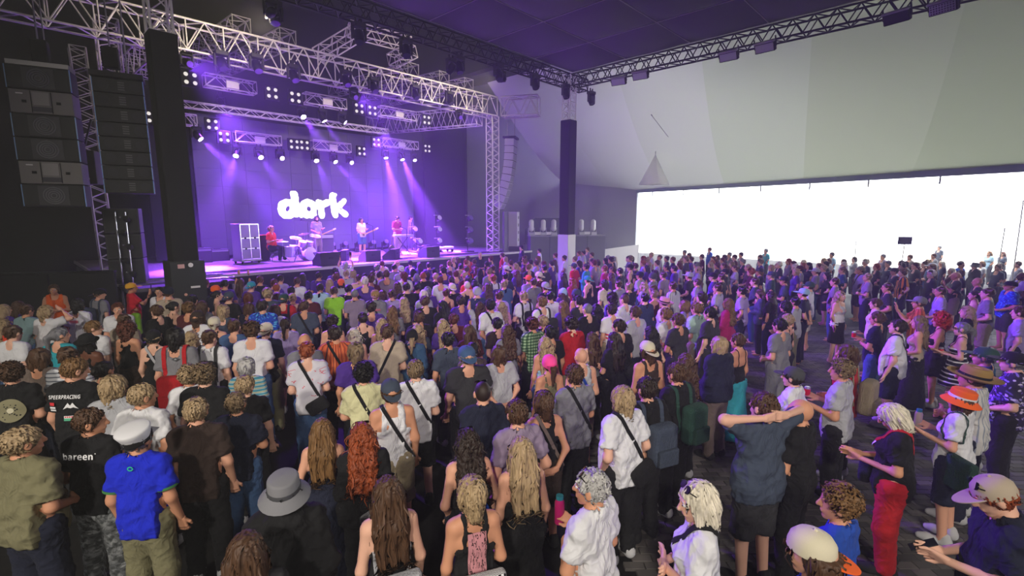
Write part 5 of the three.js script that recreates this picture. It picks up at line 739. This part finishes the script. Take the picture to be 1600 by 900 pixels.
  if ((p.facing || p.eyes) && lod < 2 || p.eyes) { for (const k of [1, -1]) { const e = inHead(mesh('eye', cached('eye' + k, () => new THREE.SphereGeometry(0.0125, 10, 8).translate(k * 0.031, 0.01, 0.083)), mat(0xe8e4e0, 0.3), g)); mesh('iris', cached('iris' + k, () => new THREE.SphereGeometry(0.0062, 8, 6).translate(k * 0.031, 0.01, 0.0925)), mat(0x2c2018, 0.3), e); inHead(mesh('eyebrow', cached('brow' + k, () => bx(0.034, 0.006, 0.008, k * 0.033, 0.034, 0.09)), hairMats[p.hairColour] ? mat(HAIRS[p.hairColour], 0.7) : mat(0x4a3020, 0.7), g)); } inHead(mesh('lips', cached('lips', () => new THREE.SphereGeometry(0.02, 12, 6).scale(1.1, 0.36, 0.5).translate(0, -0.058, 0.086)), mat(0xb0605a, 0.5), g)); }
  if (p.beard) inHead(mesh('beard', cached('beard', () => nets(blend([ball(0, -0.06, 0.028, 0.062, 0.06, 0.066)], 90), [-0.08, -0.14, -0.06], [0.08, 0.02, 0.12], 0.012).translate(0, -0.012, 0)), mat(HAIRS[p.hairColour], 0.8), g));
  const wrist = (s) => { const a = fr.arms[s > 0 ? 0 : 1], d = V3(...a.d).normalize(); return V3(...a.W).addScaledVector(d, 0.085); };
  const hand = p.lefthand ? 1 : -1, hp = wrist(hand);
  if (p.phone) { const o = mesh('phone', rb(0.078, 0.16, 0.009, 0.004), mat(0x111318, 0.2, 0.2), g); o.position.copy(hp).add(V3(0, p.nod > 10 ? 0.02 : 0.05, 0.03)); o.rotation.x = p.nod > 10 ? -1.0 : 0; if (p.phone !== true) { const c = mesh('phone_case', rb(0.08, 0.162, 0.006, 0.002, 0, 0, -0.006), cloth(COLOURS[p.phone] ?? 0x222222), o); } }
  if (p.can) { const o = mesh(p.can === 'bottle' ? 'bottle' : 'drink_can', p.can === 'bottle' ? lathe([[0.001, -0.1], [0.036, -0.1], [0.037, 0.06], [0.026, 0.085], [0.026, 0.1], [0.001, 0.1]], 16) : lathe([[0.001, -0.06], [0.028, -0.06], [0.033, -0.052], [0.033, 0.05], [0.027, 0.06], [0.001, 0.06]], 16), mat(COLOURS[p.cancolour ?? 'light grey'], 0.3, p.can === 'bottle' ? 0 : 0.5), g); o.position.copy(hp).add(V3(0, 0.03, 0.035)); if (p.can === 'bottle') mesh('bottle_cap', new THREE.CylinderGeometry(0.027, 0.027, 0.03, 14).translate(0, 0.1, 0), cloth(COLOURS.teal), o); else mesh('can_label', lathe([[0.0335, -0.04], [0.034, -0.035], [0.034, 0.03], [0.0335, 0.035]], 16), mat(COLOURS['bright red'], 0.4), o); }
  return g;
}
// ------------------------------------------------------------------ the crowd, one line each: where the head is seen | hair | top | bottom | the rest
const CROWD = `
18,583|curly brown|tee black|trousers black|print medal;yaw 25
62,558|bob brown|tee taupe||m
106,557|short brown|tee thin stripes||
112,577|short light brown|tee black|trousers black|print racing;look -35;nod 12
162,578|bun black|tee beige||yaw -20
177,604|shag blond|tee light grey||look -30
221,618|short blond|tee white|trousers black|look -35;yaw -12
139,658|short brown|tee black|trousers acid|print bareen;look -60;pose front
295,587|curly blond|tee white||f
319,586|curly dark blond|tee black||wide
306,641|short blond|tee brown|trousers black|
369,630|spiky dark blond|tee navy|trousers denim|wide
382,603|short blond|tee black||look -25
385,572|shag silver|tee teal stripes||f
33,690|short blond|shirt olive|trousers navy|yaw -15;look -20;build 1.12
214,684|short grey|tee royal blue|trousers olive|sailor white;print crest;cuffs green;pose down;look -15
385,862|long brown|tee charcoal|trousers black|
444,765|short black|hoodie black|trousers black|bucket grey;band dark grey;wide
503,672|long light brown|cami navy|long skirt navy|
566,680|wavy ginger|long black|trousers black|glasses;strap light grey;bag light grey
606,770|long brown|tank black|shorts charcoal|tote light grey;backbag;glasses
731,690|wavy dark brown|tank black|skirt navy|strap bright blue;glasses;bag bright blue
738,770|shag blond|tank black|trousers black|tote checkered;f;print leopard;backbag;yaw 4
815,705|long blond|cami black|long skirt black|yaw -10
926,760|short silver|tee white|trousers charcoal|glasses;pose fold+can;can bottle;cancolour magenta;yaw 32;look 20;eyes
1097,779|bob platinum|tee white|trousers black|glasses;strap black;pose fold;yaw 45;look 15;eyes;nod 8;size 1.03
1275,862|long brown|tee blue|trousers black|bcap cream/orange;yaw 20;look 15;m
1313,785|curly light brown|tee blue|trousers black|f;glasses;yaw 12;look 20
1572,770|short ginger|tee navy|trousers black|cap beige;pose text;phone;nod 30;yaw 35;eyes;glasses
1408,648|bob platinum|tee black|trousers red|pose text;nod 30;strap red;bag navy;bagfront;yaw 20;print trefoil;eyes;build 1.12
1503,622|bob brown|tee white|shorts navy|bucket orange;band white;pose can;tote dark green;can bottle;cancolour beige
1522,588|short brown|shirt stripes|trousers navy|straw tan;build 1.15
1540,556|short grey|tee denim blue|trousers navy|cap dark green;build 1.15
1586,565|short grey|shirt floral|trousers black|cap black;build 1.15
1193,634|short brown|shirt slate|shorts charcoal|pose head+head;look 10;nod -5;yaw -5
1252,642|bald|tee black|trousers black|yaw 15;skin 1
1240,588|short dark brown|shirt white|trousers charcoal|cap dark grey;f;yaw 10
1316,578|curly dark blond|tee light grey|trousers black|pose can;can;yaw 12;look 8
1325,553|shag brown|tee red|trousers black|pack khaki
1402,510|short dark brown|tee white|shorts navy|strap navy;wide;pose down;look 5;nod -10
1372,497|short brown|tee navy|trousers denim|pose fold+can;can
1437,503|long dark blond|tank beige|long skirt black|
1470,500|afro red|dress black||f
1504,513|pony grey|dress breton||pose can+fold;can;yaw 10;glasses worn
1512,487|wavy blond|long black|trousers black|
1544,458|short brown|tee grey|shorts khaki|build 1.1
1523,461|bun dark brown|tank maroon||glasses worn
1494,431|bald|tee black|shorts khaki|pose smoke;build 1.15;skin 1
1528,440|bald|tee charcoal||glasses worn
1457,416|short grey|tee denim|trousers navy|cap light grey;pose fold;build 1.15
1445,413|short brown|tee maroon|trousers navy|cap dark green;build 1.12
1422,402|short brown|shirt taupe|shorts denim|cap taupe
1411,426|curly light brown|tee hoops|trousers navy|pack black
1468,387|short grey|tee slate|shorts navy|cap teal;yaw 150
1459,400|short brown|tee grey||cap navy
1501,413|short dark brown|tee bright blue|trousers denim|yaw 120;eyes
1524,415|short dark brown|long black|trousers black|bucket charcoal;strap black
1546,396|long light brown|shirt light blue|shorts denim|up 0
1567,397|long auburn|tee slate||
1563,416|short black|tee navy|trousers navy|
1591,413|short brown|shirt camo|shorts khaki|cap slate;strap black
1579,446|bald|shirt blue floral|shorts charcoal|cap black;build 1.15
1594,488|short brown|tee lilac|trousers navy|
1597,431|bald|tee lilac||skin 4
1313,462|wavy blond|tank white|skirt black|yaw 150;pose down;eyes
1356,433|short blond|tee dusty lilac|trousers navy|pose fold
1317,422|short light brown|tee denim blue|trousers navy|
1300,398|short dark brown|tee light blue|trousers denim|pose back
1291,413|short black|tee charcoal||cap charcoal
1293,430|wavy black|tee black|shorts charcoal|
1275,424|short brown|tee grey||cap light grey
1226,438|short brown|tee slate|trousers black|cap navy;pack black
1256,458|short black|tee navy|trousers navy|cap light blue
1265,447|short brown|tee white|shorts cream|cap dark green
1228,478|shag black|tee black||f
1243,472|short black|tee light grey|trousers olive|
1219,508|short black|tee grey|trousers grey|
1231,500|short blond|tank black|trousers black|f
1335,405|bob dark brown|tee light grey||
1387,449|short brown|tee charcoal|trousers navy|glasses worn
1369,474|short brown|tee cream||f
1380,401|short grey|shirt dusty lilac||pose fold
1388,412|short grey|tee slate||cap taupe
1398,424|short brown|tee navy||cap charcoal
1437,472|short brown|tee orange stripes||cap grey;pose phone;phone teal
1470,455|short brown|tee lilac|trousers navy|
1345,422|short brown|tee lilac||strap black;cap olive
1305,440|short brown|tee dusty lilac||
1250,420|short dark brown|tee grey||cap maroon
1240,412|short brown|tank navy||
1206,430|short grey|tee dark green|trousers black|cap slate
1215,415|wavy black|tee charcoal||
1018,398|short blond|tee white||
1031,402|buzz brown|tee light grey||
1042,404|short dark brown|tee navy||glasses worn
1027,411|short brown|tee lilac||cap teal
1005,411|short ginger|tee lilac||
1012,405|long blond|tee navy||cap navy
1066,407|short blond|tank white|trousers white|f
1070,394|short grey|tee light grey||cap charcoal
1077,399|short brown|tee navy||
1109,390|short brown|tee bright blue|shorts light blue|pose front
1097,401|short brown|long maroon|trousers black|
1088,414|curly grey|tee light grey||f
1115,404|short auburn|tee lilac||f
1121,402|bob brown|tee dusty lilac||
1132,402|shag dark brown|tee charcoal||
1140,398|short grey|tee grey||
1148,402|short brown|tee maroon||
1158,398|short dark brown|tee grey||
1161,409|short grey|tee navy||cap dark green
1121,415|short brown|tee charcoal||cap dark green
1132,415|short brown|tee lilac||
1134,425|short black|tee charcoal||cap black
1149,419|bun brown|tee light grey|trousers black|
1169,418|short blond|tee taupe|long skirt black|strap black;pose front
1188,402|short brown|tee light grey||
1197,392|short grey|tee teal||
1187,424|shag light brown|tee navy||cap navy
1115,432|short brown|tee purple||cap black;glasses worn
1128,433|short brown|tee black||
1077,431|short brown|tee charcoal||cap light grey
1090,441|pony brown|tee lilac||
1052,447|short brown|shirt stripes||
1054,420|short dark brown|tee purple||
1042,418|short black|tee purple||
1037,430|short brown|tee dusty lilac||
1020,432|short grey|tee grey||beanie dark grey
1011,419|long black|tee purple||
1097,464|shag dark brown|tee charcoal||
1122,450|short brown|tee light grey||
1138,474|wavy light brown|long magenta||f
1190,458|wavy brown|long slate|trousers black|yaw 15;nod 15;pose text
1070,477|bob light brown|tee lilac||
1089,482|short light brown|shirt mint green|trousers khaki|wide
1110,489|short black|tee charcoal||wide
1038,472|short black|tee white||straw pink;f
1008,466|short black|shirt speckle||
1023,460|bun dark blond|tank maroon||
1021,452|bob brown|tee purple||glasses worn
1006,447|wavy blond|tee lilac||
1041,491|short light brown|tee white||
1017,520|wavy black|dress black||
1013,547|shag brown|tank brown|trousers black|bcap cream
1072,565|wavy brown|tank olive|trousers black|
1058,583|short brown|tee black|trousers black|pack dark green;wide
1011,607|short dark brown|tee black|trousers black|pack slate
973,623|shag blond|tee white|trousers black|strap black;bag black;wide
1124,538|bob blond|hoodie navy|trousers taupe|m;look 12
1154,532|short brown|cami black|long skirt teal|f;look 10
993,488|short brown|tee light grey||
818,463|short blond|tee white||pack black
847,472|short light brown|tee white||pack charcoal
860,463|short black|tee white||
834,441|short brown|tee grey||
826,436|short brown|tee lilac||cap orange
843,431|short brown|tee maroon||bcap cream
853,448|short brown|tee navy||bcap light grey
880,457|long brown|tee purple||beanie light blue
900,459|long dark brown|dress black||beanie slate
894,440|wavy ginger|tee magenta||
880,431|long dark brown|tee purple||
919,437|short brown|tank black||bcap teal;f
945,444|shag dark brown|tee cream||
967,444|short brown|tee light grey||
956,466|afro dark brown|tee purple||f
976,468|buzz brown|tee white||print greenlogo
932,483|wavy black|tee lilac||
918,483|buzz grey|tee black||
956,484|short dark brown|tee jersey||
880,478|long light brown|tee purple||
983,448|short blond|tee navy||
985,418|short brown|tank black||cap black
1000,430|short brown|tee light grey||cap navy
955,432|long brown|tee purple||
957,421|pony brown|tee lilac||
969,424|short dark brown|tee navy||
945,420|short ginger|tee magenta||
934,412|short dark brown|tee light grey||strap black
926,409|short black|tee lilac||
916,417|short dark brown|long teal||
905,412|shag dark brown|tee purple||
897,416|short brown|tee bright red||cap slate
882,403|short dark brown|shirt white||pack black
868,399|short auburn|tee lilac||
862,412|short dark brown|tee purple||
851,419|short black|tee charcoal||
843,392|short dark brown|tee white||pose phone;phone
815,387|short black|tee navy||pose up;phone
829,410|short dark brown|tee white||strap black
838,411|short brown|tee lilac||
820,403|short brown|tee purple||
818,421|long brown|tee navy||
807,427|long auburn|tee purple||
810,413|short black|tee lilac||
905,396|short auburn|tee lilac||
912,395|short dark brown|tee light grey||
918,390|short brown|tee grey||cap navy
925,398|short brown|tee taupe||
948,409|wavy auburn|tee lilac||
950,403|short grey|tee grey||cap slate
958,405|short grey|tee navy||
982,404|short dark brown|tee grey||yaw 20
993,416|short brown|tee charcoal||
620,411|wavy blond|tee lilac||
616,418|short black|tee grey||
627,421|short brown|tee lilac||bcap white
645,424|bob grey|tee white||bcap white
641,411|short black|tee purple||pose up;phone
655,414|long dark brown|tee purple||
670,415|short black|tee purple||
691,419|short auburn|tee navy||
679,424|short black|tee purple||
681,432|buzz blond|tee navy||build 1.1
661,431|buzz ginger|tee black||
651,433|bob grey|tee navy||
630,431|short brown|tee lilac||
702,412|short light brown|shirt dusty lilac||strap navy
708,407|short blond|tee black||
715,406|long brown|tee black||
720,417|short black|tee lilac||
731,404|short brown|tee bright red||bcap white
728,410|short ginger|tee red||
741,409|short brown|tee navy||cap white
750,397|buzz grey|long navy||face 20;eyes
767,404|short auburn|tee navy||
761,413|short black|tee purple||
785,399|short brown|tee bright red||
790,405|bob blond|tee lilac||
798,411|short brown|tee charcoal||
729,421|short brown|long orange-red||pack navy
770,419|short brown|tee navy||pose phone;phone
743,421|wavy auburn|tee maroon||
792,420|short brown|tee charcoal||bcap white
771,435|short ginger|tee white||pack navy
790,432|short black|tee navy||
788,444|short blond|shirt denim||
762,448|wavy brown|tee purple||
745,456|short brown|tee speckle||beanie light grey
730,446|buzz platinum|tank black||
707,450|short brown|tee black||bcap cream
697,458|short auburn|tank maroon||f
705,437|pony dark brown|tee purple||
732,437|shag dark brown|tee orange-red||
742,444|bob black|tee lilac||
668,455|shag grey|tee purple||
652,449|short black|tee navy||
635,449|short dark brown|tee black||
621,446|wavy brown|tank maroon||
631,471|wavy blond|tee charcoal||
613,486|long light brown|tee grey||
664,471|short brown|tee black||build 1.1;look -20
662,460|bob platinum|tee light grey||
692,478|long black|tee black||look 30
750,480|wavy brown|tee light grey||pose up+down
766,477|short black|shirt white||strap black
783,478|wavy blond|tee pink||
709,499|short auburn|tee burgundy||
406,438|short auburn|tee navy||
428,443|short auburn|tee purple||
438,436|short dark brown|tee lilac||
432,450|buzz ginger|tee light grey||
418,459|curly blond|tee slate||
433,464|long brown|tee grey||
443,467|short brown|tee red||bcap dark green;pack navy
457,466|short blond|tee peach||f
464,440|short brown|tee white||
473,432|long dark brown|tee purple||
498,431|short dark brown|tee purple||
515,441|long blond|tee purple||
526,431|bob auburn|tee purple||
533,442|bob black|tee light grey||beanie orange
523,424|short black|tee purple||
541,428|short blond|tee light grey||
540,414|shag silver|tee white||pose up;phone
552,426|wavy blond|tee purple||
561,435|short brown|tee peach||wide
582,429|short brown|tee grey||
593,430|short dark brown|tee light grey||pack black
577,441|wavy auburn|tee maroon||
589,419|curly grey|tee navy||
597,412|short auburn|tee white||
570,433|short black|tee purple||
500,450|short dark brown|shirt light blue|trousers black|wide
522,455|short brown|tee lime||
545,452|short black|tee black||build 1.2;wide
554,459|buzz grey|tee dusty lilac||
586,461|short brown|hoodie grey||bcap tan;print redtext;strap black
598,459|wavy brown|tee lilac||
482,463|short black|tee maroon||
410,478|short dark brown|shirt blue floral||
430,484|bob brown|tee white||
475,478|short brown|tee slate||strap black;wide
446,506|pony dark brown|tee lilac||
519,503|curly dark brown|tank black||f
567,497|bun dark brown|tank black||
415,516|short brown|tee navy|trousers olive|bcap cream;strap black;bag black
476,533|bald|tee grey||skin 1
480,548|short ginger|tee scrawl|trousers denim|strap black;bag black;wide
524,521|short dark brown|shirt orange stripes|trousers black|strap black;look 15
553,523|wavy platinum|tank pink||
556,549|shag dark blond|tee purple||m;wide
568,584|curly black|shirt pale yellow||strap black
605,519|short brown|tee beige||strap black;right 0;wide
597,507|wavy blond|tank green||
643,525|pony blond|long denim blue||beanie black;strap black
653,516|wavy blond|tee slate||
692,508|wavy blond|tee purple||
700,531|short black|shirt slate|trousers charcoal|pose down+back
733,518|long brown|tee maroon||
777,506|short black|tee brown||
793,517|wavy brown|tee grey||
738,546|pony black|tee taupe||
730,556|short grey|tee charcoal|trousers black|bcap denim;build 1.15;wide
779,552|bob brown|tee light grey||m;wide
649,578|short dark blond|tee white|shorts black|strap black;wide
611,612|short brown|tank white|shorts khaki|bcap slate;strap black
754,613|buzz dark brown|long navy||glasses
832,507|curly auburn|shirt plaid||
848,502|short blond|tee black||
852,537|wavy blond|cami light blue||
893,506|curly dark brown|long red||
925,529|long brown|tank grey||glasses
858,568|pony brown|tank olive||bandana hot pink
908,556|bald|tank light grey||strap blue;skin 0
968,510|short dark brown|tee black|shorts black|wide;look 20;strap black;bag charcoal
898,586|spiky brown|tee grey|trousers black|strap black
850,628|shag brown|tank black|shorts brown|glasses;strap taupe;f
808,645|short brown|tee dusty lilac||
84,452|shag brown|vest orange|trousers black|face 35;eyes
6,484|long blond|tee purple||
3,507|wavy blond|tee orange-red|trousers denim|
41,485|short brown|shirt grey-teal|trousers denim|wide
29,478|long brown|tee purple||
72,487|shag blond|tee white|shorts navy|pose down+brow;wide;look -20
92,523|pony grey|tee teal||m;look -35
122,476|shag black|tee white||print windtext
154,459|short brown|tee grey|trousers black|bcap black;pack slate;look -40
145,512|short light brown|shirt white|trousers charcoal|glasses worn;look -60
136,534|bob black|tank black||bowler black;skin 4
184,482|short auburn|tee white||yaw -140;eyes
194,501|short brown|shirt beige||
205,449|short brown|tee bright red|shorts lime|cap yellow;pose down+phone;phone purple;yaw -30;look -10
199,515|afro auburn|tank black|shorts brown|f
249,455|bun black|tee white||yaw -150;eyes
263,457|short brown|tee beige||cap navy;yaw 50;size 1.09
245,486|short brown|tee black||yaw 70;eyes
271,479|bun black|tank black||yaw -30
240,527|curly blond|tank black||beanie black;f;strap light grey
274,526|shag black|tee grey|trousers charcoal|pack red;low;print diamond
299,528|wavy blond|tank black||
327,528|short brown|shirt white|trousers black|pack charcoal;look -20
308,496|shag brown|tee white||bcap brown
295,482|curly light brown|tee maroon||
301,469|short black|tee black||
316,478|long brown|tee grey||
339,461|bun black|tank black||yaw -60;eyes;glasses
357,464|short brown|tee black||bcap slate
349,486|shag blond|tee slate||
335,505|bun auburn|tank black||bandana cream
393,516|curly brown|tee white||
389,481|bob brown|tee navy||
388,464|bob auburn|tee purple||
392,447|short brown|tee purple||bcap teal
376,441|long brown|tee dusty lilac||pose up
321,442|short auburn|tee black||
351,444|short black|tee purple||
337,453|short brown|tee navy||cap orange
366,510|short brown|tee denim||
455,455|short black|tee purple||
612,460|short brown|tee lilac||
580,480|short dark brown|tee purple||
860,520|short black|tee black||
905,470|short black|tee charcoal||
780,462|short brown|tee lilac||
1060,500|short brown|tee charcoal||far
1160,455|short black|tee lilac||
1180,440|short brown|tee slate||
1205,462|long dark brown|tee black||
655,496|short brown|tee black||
720,470|short dark brown|tee purple||
960,530|long dark brown|tee black||
20,520|short brown|tee white||`.trim().split("\n").map(parse);
people.push(...CROWD);
// those with a place of their own first, then from the nearest back
people.sort((a, b) => b.y - a.y);
people.forEach((p) => { locate(p); clearStage(p); });
for (const p of people) p.D = -p.pos.z;
if (0) for (const p of people) for (const q of people) if (p !== q && p.x < q.x && Math.hypot(p.pos.x - q.pos.x, p.pos.z - q.pos.z) < 0.34) console.log(p.x, p.y, '-', q.x, q.y, Math.hypot(p.pos.x - q.pos.x, p.pos.z - q.pos.z).toFixed(2), p.D.toFixed(1));
const KEEP = 312, shown = people.slice().sort((a, b) => (a.face || b.face ? (a.face ? -1 : 1) : a.D - b.D));
const single = shown.slice(0, KEEP), mass = shown.slice(KEEP);
// labels: alike people are told apart by the nearest one who looks like nobody else
{
  const count = new Map(); for (const p of people) { p.base = describe(p); count.set(p.base, (count.get(p.base) ?? 0) + 1); }
  const marks = single.filter((p) => count.get(p.base) === 1).map((p) => { let s = ''; for (const k of Object.keys(HAT_WORDS)) if (p[k]) s = 'the ' + p[k].split('/')[0] + ' ' + HAT_WORDS[k]; if (!s && p.pack) s = 'the ' + p.pack + ' backpack'; if (!s) s = 'the ' + (HAIR_WORDS[p.style]).replace('{}', p.hairColour).replace(/ in a bun/, ' bun') + ' over ' + (PATTERNS[p.topColour]?.[0] ?? p.topColour); return { p, s }; });
  const seen = new Map(); for (const m of marks) seen.set(m.s, (seen.get(m.s) ?? 0) + 1);
  const good = marks.filter((m) => seen.get(m.s) === 1), used = new Set();
  for (const p of single) {
    p.label = p.base;
    if (count.get(p.base) > 1) {
      const near = good.filter((m) => m.p !== p).sort((a, b) => Math.hypot(a.p.x - p.x, (a.p.y - p.y) * 1.6) - Math.hypot(b.p.x - p.x, (b.p.y - p.y) * 1.6));
      for (const m of near.slice(0, 12)) { const dx = p.x - m.p.x, dy = p.y - m.p.y, w = Math.abs(dx) > Math.abs(dy) * 1.3 ? (dx < 0 ? ' left of ' : ' right of ') : dy < 0 ? ' behind ' : ' in front of ', l = p.base + w + m.s; if (!used.has(l) && l.split(' ').length <= 16) { p.label = l; break; } }
    }
    used.add(p.label);
    p.group = 'festival crowd';
  }
}
for (const p of single) buildPerson(p, p.D < 5.3 ? 0 : p.D < 10 ? 1 : 2);
// the band
const onStage = (u, v, spec, label) => { const p = parse('0,0|' + spec); p.at = 1; p.pos = S(u, v, 1.1); p.scale = p.sex ? 1.03 : 1.08; p.label = label; p.face ??= RY / DEG; p.group = undefined; if (p.sit) p.pos.y = 1.1 - 0.42; return buildPerson(p, 1); };
{
  const turn = RY / DEG;
  onStage(-2.1, 3.6, 'curly blond|tee orange-red|trousers navy|sit 1;pose can;face ' + (turn + 35), 'drummer with curly blond hair in an orange-red T-shirt behind the drum kit');
  onStage(0.35, 4.7, 'long dark brown|shirt dusty lilac|trousers taupe|m;pose can+front;beard 1;face ' + (turn + 5), 'bearded bass player with long hair behind the cymbals');
  onStage(2.25, 4.0, 'bob black|shirt cream|shorts denim|pose can+front;face ' + turn + ';eyes', 'singer with a black bob playing a cream guitar in a pale shirt');
  onStage(3.75, 3.2, 'short dark brown|tee magenta|trousers beige|pose text;nod 25;face ' + turn, 'keyboard player in a bright pinkish red T-shirt');
  onStage(6.2, 5.6, 'short dark brown|shirt dusty lilac|trousers charcoal|pose fold;face ' + (turn + 60), 'stage hand standing in the dark right of the LED wall');
  const guitar = (name, label, u, v, body, flip) => { const o = thing(name, label, 'guitar', S(u, v, 2.1), RY); o.rotation.z = 0; const b = mesh('guitar_body', new THREE.ExtrudeGeometry((() => { const s = new THREE.Shape(); s.absellipse(-0.08, 0, 0.17, 0.15, 0, 6.29); return s; })(), { depth: 0.045, bevelEnabled: true, bevelSize: 0.01, bevelThickness: 0.008, bevelSegments: 1 }), mat(body, 0.3), o); mesh('pickguard', new THREE.CylinderGeometry(0.06, 0.06, 0.01, 16).rotateX(Math.PI / 2).translate(-0.05, 0, 0.06), mat(0x6a4a3a, 0.4), b); mesh('neck', bx(0.62, 0.05, 0.03, 0.38, 0, 0.03), mat(0xb58a58, 0.5), o); mesh('headstock', rb(0.16, 0.08, 0.025, 0.01, 0.76, 0.01, 0.03), mat(0xd8c8b0, 0.5), o); o.rotation.order = 'YXZ'; o.rotation.z = 0.35; return o; };
  guitar('electric_guitar', 'cream electric guitar held by the singer', 2.2, 3.72, 0xd8cdb8); guitar('bass_guitar', 'brown bass guitar held by the bass player', 0.35, 4.42, 0x5a3424);
}
// everyone farther off who is too small to pick out
{
  const by = new Map(), r = rng(3), extra = [];
  for (let k = 0; k < 90; k++) { const x = 560 + r() * 1010, yb = x < 800 ? 432 - (x - 560) * 0.08 : x < 1000 ? 404 : 404 + (x - 1000) * 0.012; const y = yb + r() * r() * 24; const hc = Object.keys(HAIRS)[(r() * 9) | 0], tc = ['purple', 'lilac', 'navy', 'charcoal', 'white', 'grey', 'black', 'light grey', 'dusty lilac', 'slate', 'maroon'][(r() * 11) | 0], p = parse(`${x.toFixed(1)},${y.toFixed(1)}|${['short', 'short', 'shag', 'bob', 'long', 'curly'][(r() * 6) | 0]} ${hc}|tee ${tc}||`); locate(p); clearStage(p); if (Math.min(...people.map((o) => Math.hypot(o.pos.x - p.pos.x, o.pos.z - p.pos.z))) > 0.42) { people.push(p); extra.push(p); } }
  const pos = [], nor = [], col = [], idx = [], m4 = new THREE.Matrix4(), v = V3(), n3 = new THREE.Matrix3(), c = new THREE.Color();
  const put = (g, m, colour) => { n3.getNormalMatrix(m); const b = pos.length / 3, P = g.attributes.position, N = g.attributes.normal; c.set(colour); for (let i = 0; i < P.count; i++) { v.fromBufferAttribute(P, i).applyMatrix4(m); pos.push(v.x, v.y, v.z); v.fromBufferAttribute(N, i).applyMatrix3(n3).normalize(); nor.push(v.x, v.y, v.z); col.push(c.r, c.g, c.b); } for (const i of g.index.array) idx.push(i + b); };
  for (const p of [...mass, ...extra]) {
    const pose = ['down', 'front'][(p.h * 7919 | 0) % 2], yaw = Math.atan2(STAGE_AIM.x - p.pos.x, STAGE_AIM.z - p.pos.z) + (p.h - 0.5) * 0.3; m4.makeRotationY(yaw).setPosition(p.pos).scale(V3(p.scale, p.scale, p.scale));
    put(bodyGeo(p.sex, pose, 3, 0, 0, 0), m4, SKINS[(p.h * 131 | 0) % 3]); put(topGeo('tee', p.sex, pose, 3, 0), m4, COLOURS[p.topColour] ?? 0x777788); put(bottomGeo('trousers', p.sex, 3, 0), m4, 0x1a1c26); if (p.style !== 'bald') put(hairGeo(p.style, 3), m4.clone().multiply(headMatrix(0, 0)), HAIRS[p.hairColour] ?? 0x3a2a20);
  }
  const crowdMesh = (name) => { const g = new THREE.BufferGeometry(); g.setAttribute('position', new THREE.Float32BufferAttribute(pos, 3)); g.setAttribute('normal', new THREE.Float32BufferAttribute(nor, 3)); g.setAttribute('color', new THREE.Float32BufferAttribute(col, 3)); g.setIndex(idx.slice()); pos.length = nor.length = col.length = idx.length = 0; return g; };
  const o = mesh('distant_crowd', crowdMesh(), new THREE.MeshStandardMaterial({ vertexColors: true, roughness: 0.85 })); tag(o, 'mass of small distant people at the front of the stage and by the opening', 'crowd', undefined, 'stuff');
  for (let k = 0; k < 34; k++) { const x = -7 + (k % 17) * 0.86 + r() * 0.3, z = 0.2 + (k / 17 | 0) * 0.9 + r() * 0.4, s = 0.96 + r() * 0.1; if (Math.abs(x) < 0.9) continue; m4.makeRotationY(Math.atan2(STAGE_AIM.x - x, STAGE_AIM.z - z)).setPosition(x, GROUND, z).scale(V3(s, s, s)); put(bodyGeo(0, 'down', 3, 0, 0, 0), m4, SKINS[k % 3]); put(topGeo('tee', 0, 'down', 3, 0), m4, [0x222228, 0x777780, 0x31405a, 0x99938a][k % 4]); put(bottomGeo('trousers', 0, 3, 0), m4, 0x1a1c26); put(hairGeo('short', 3), m4.clone().multiply(headMatrix(0, 0)), 0x3a2a20); }
  tag(mesh('rear_crowd', crowdMesh(), o.material), 'more of the crowd standing below and behind the photographer', 'crowd', undefined, 'stuff');
}
renderer.render(scene, camera);
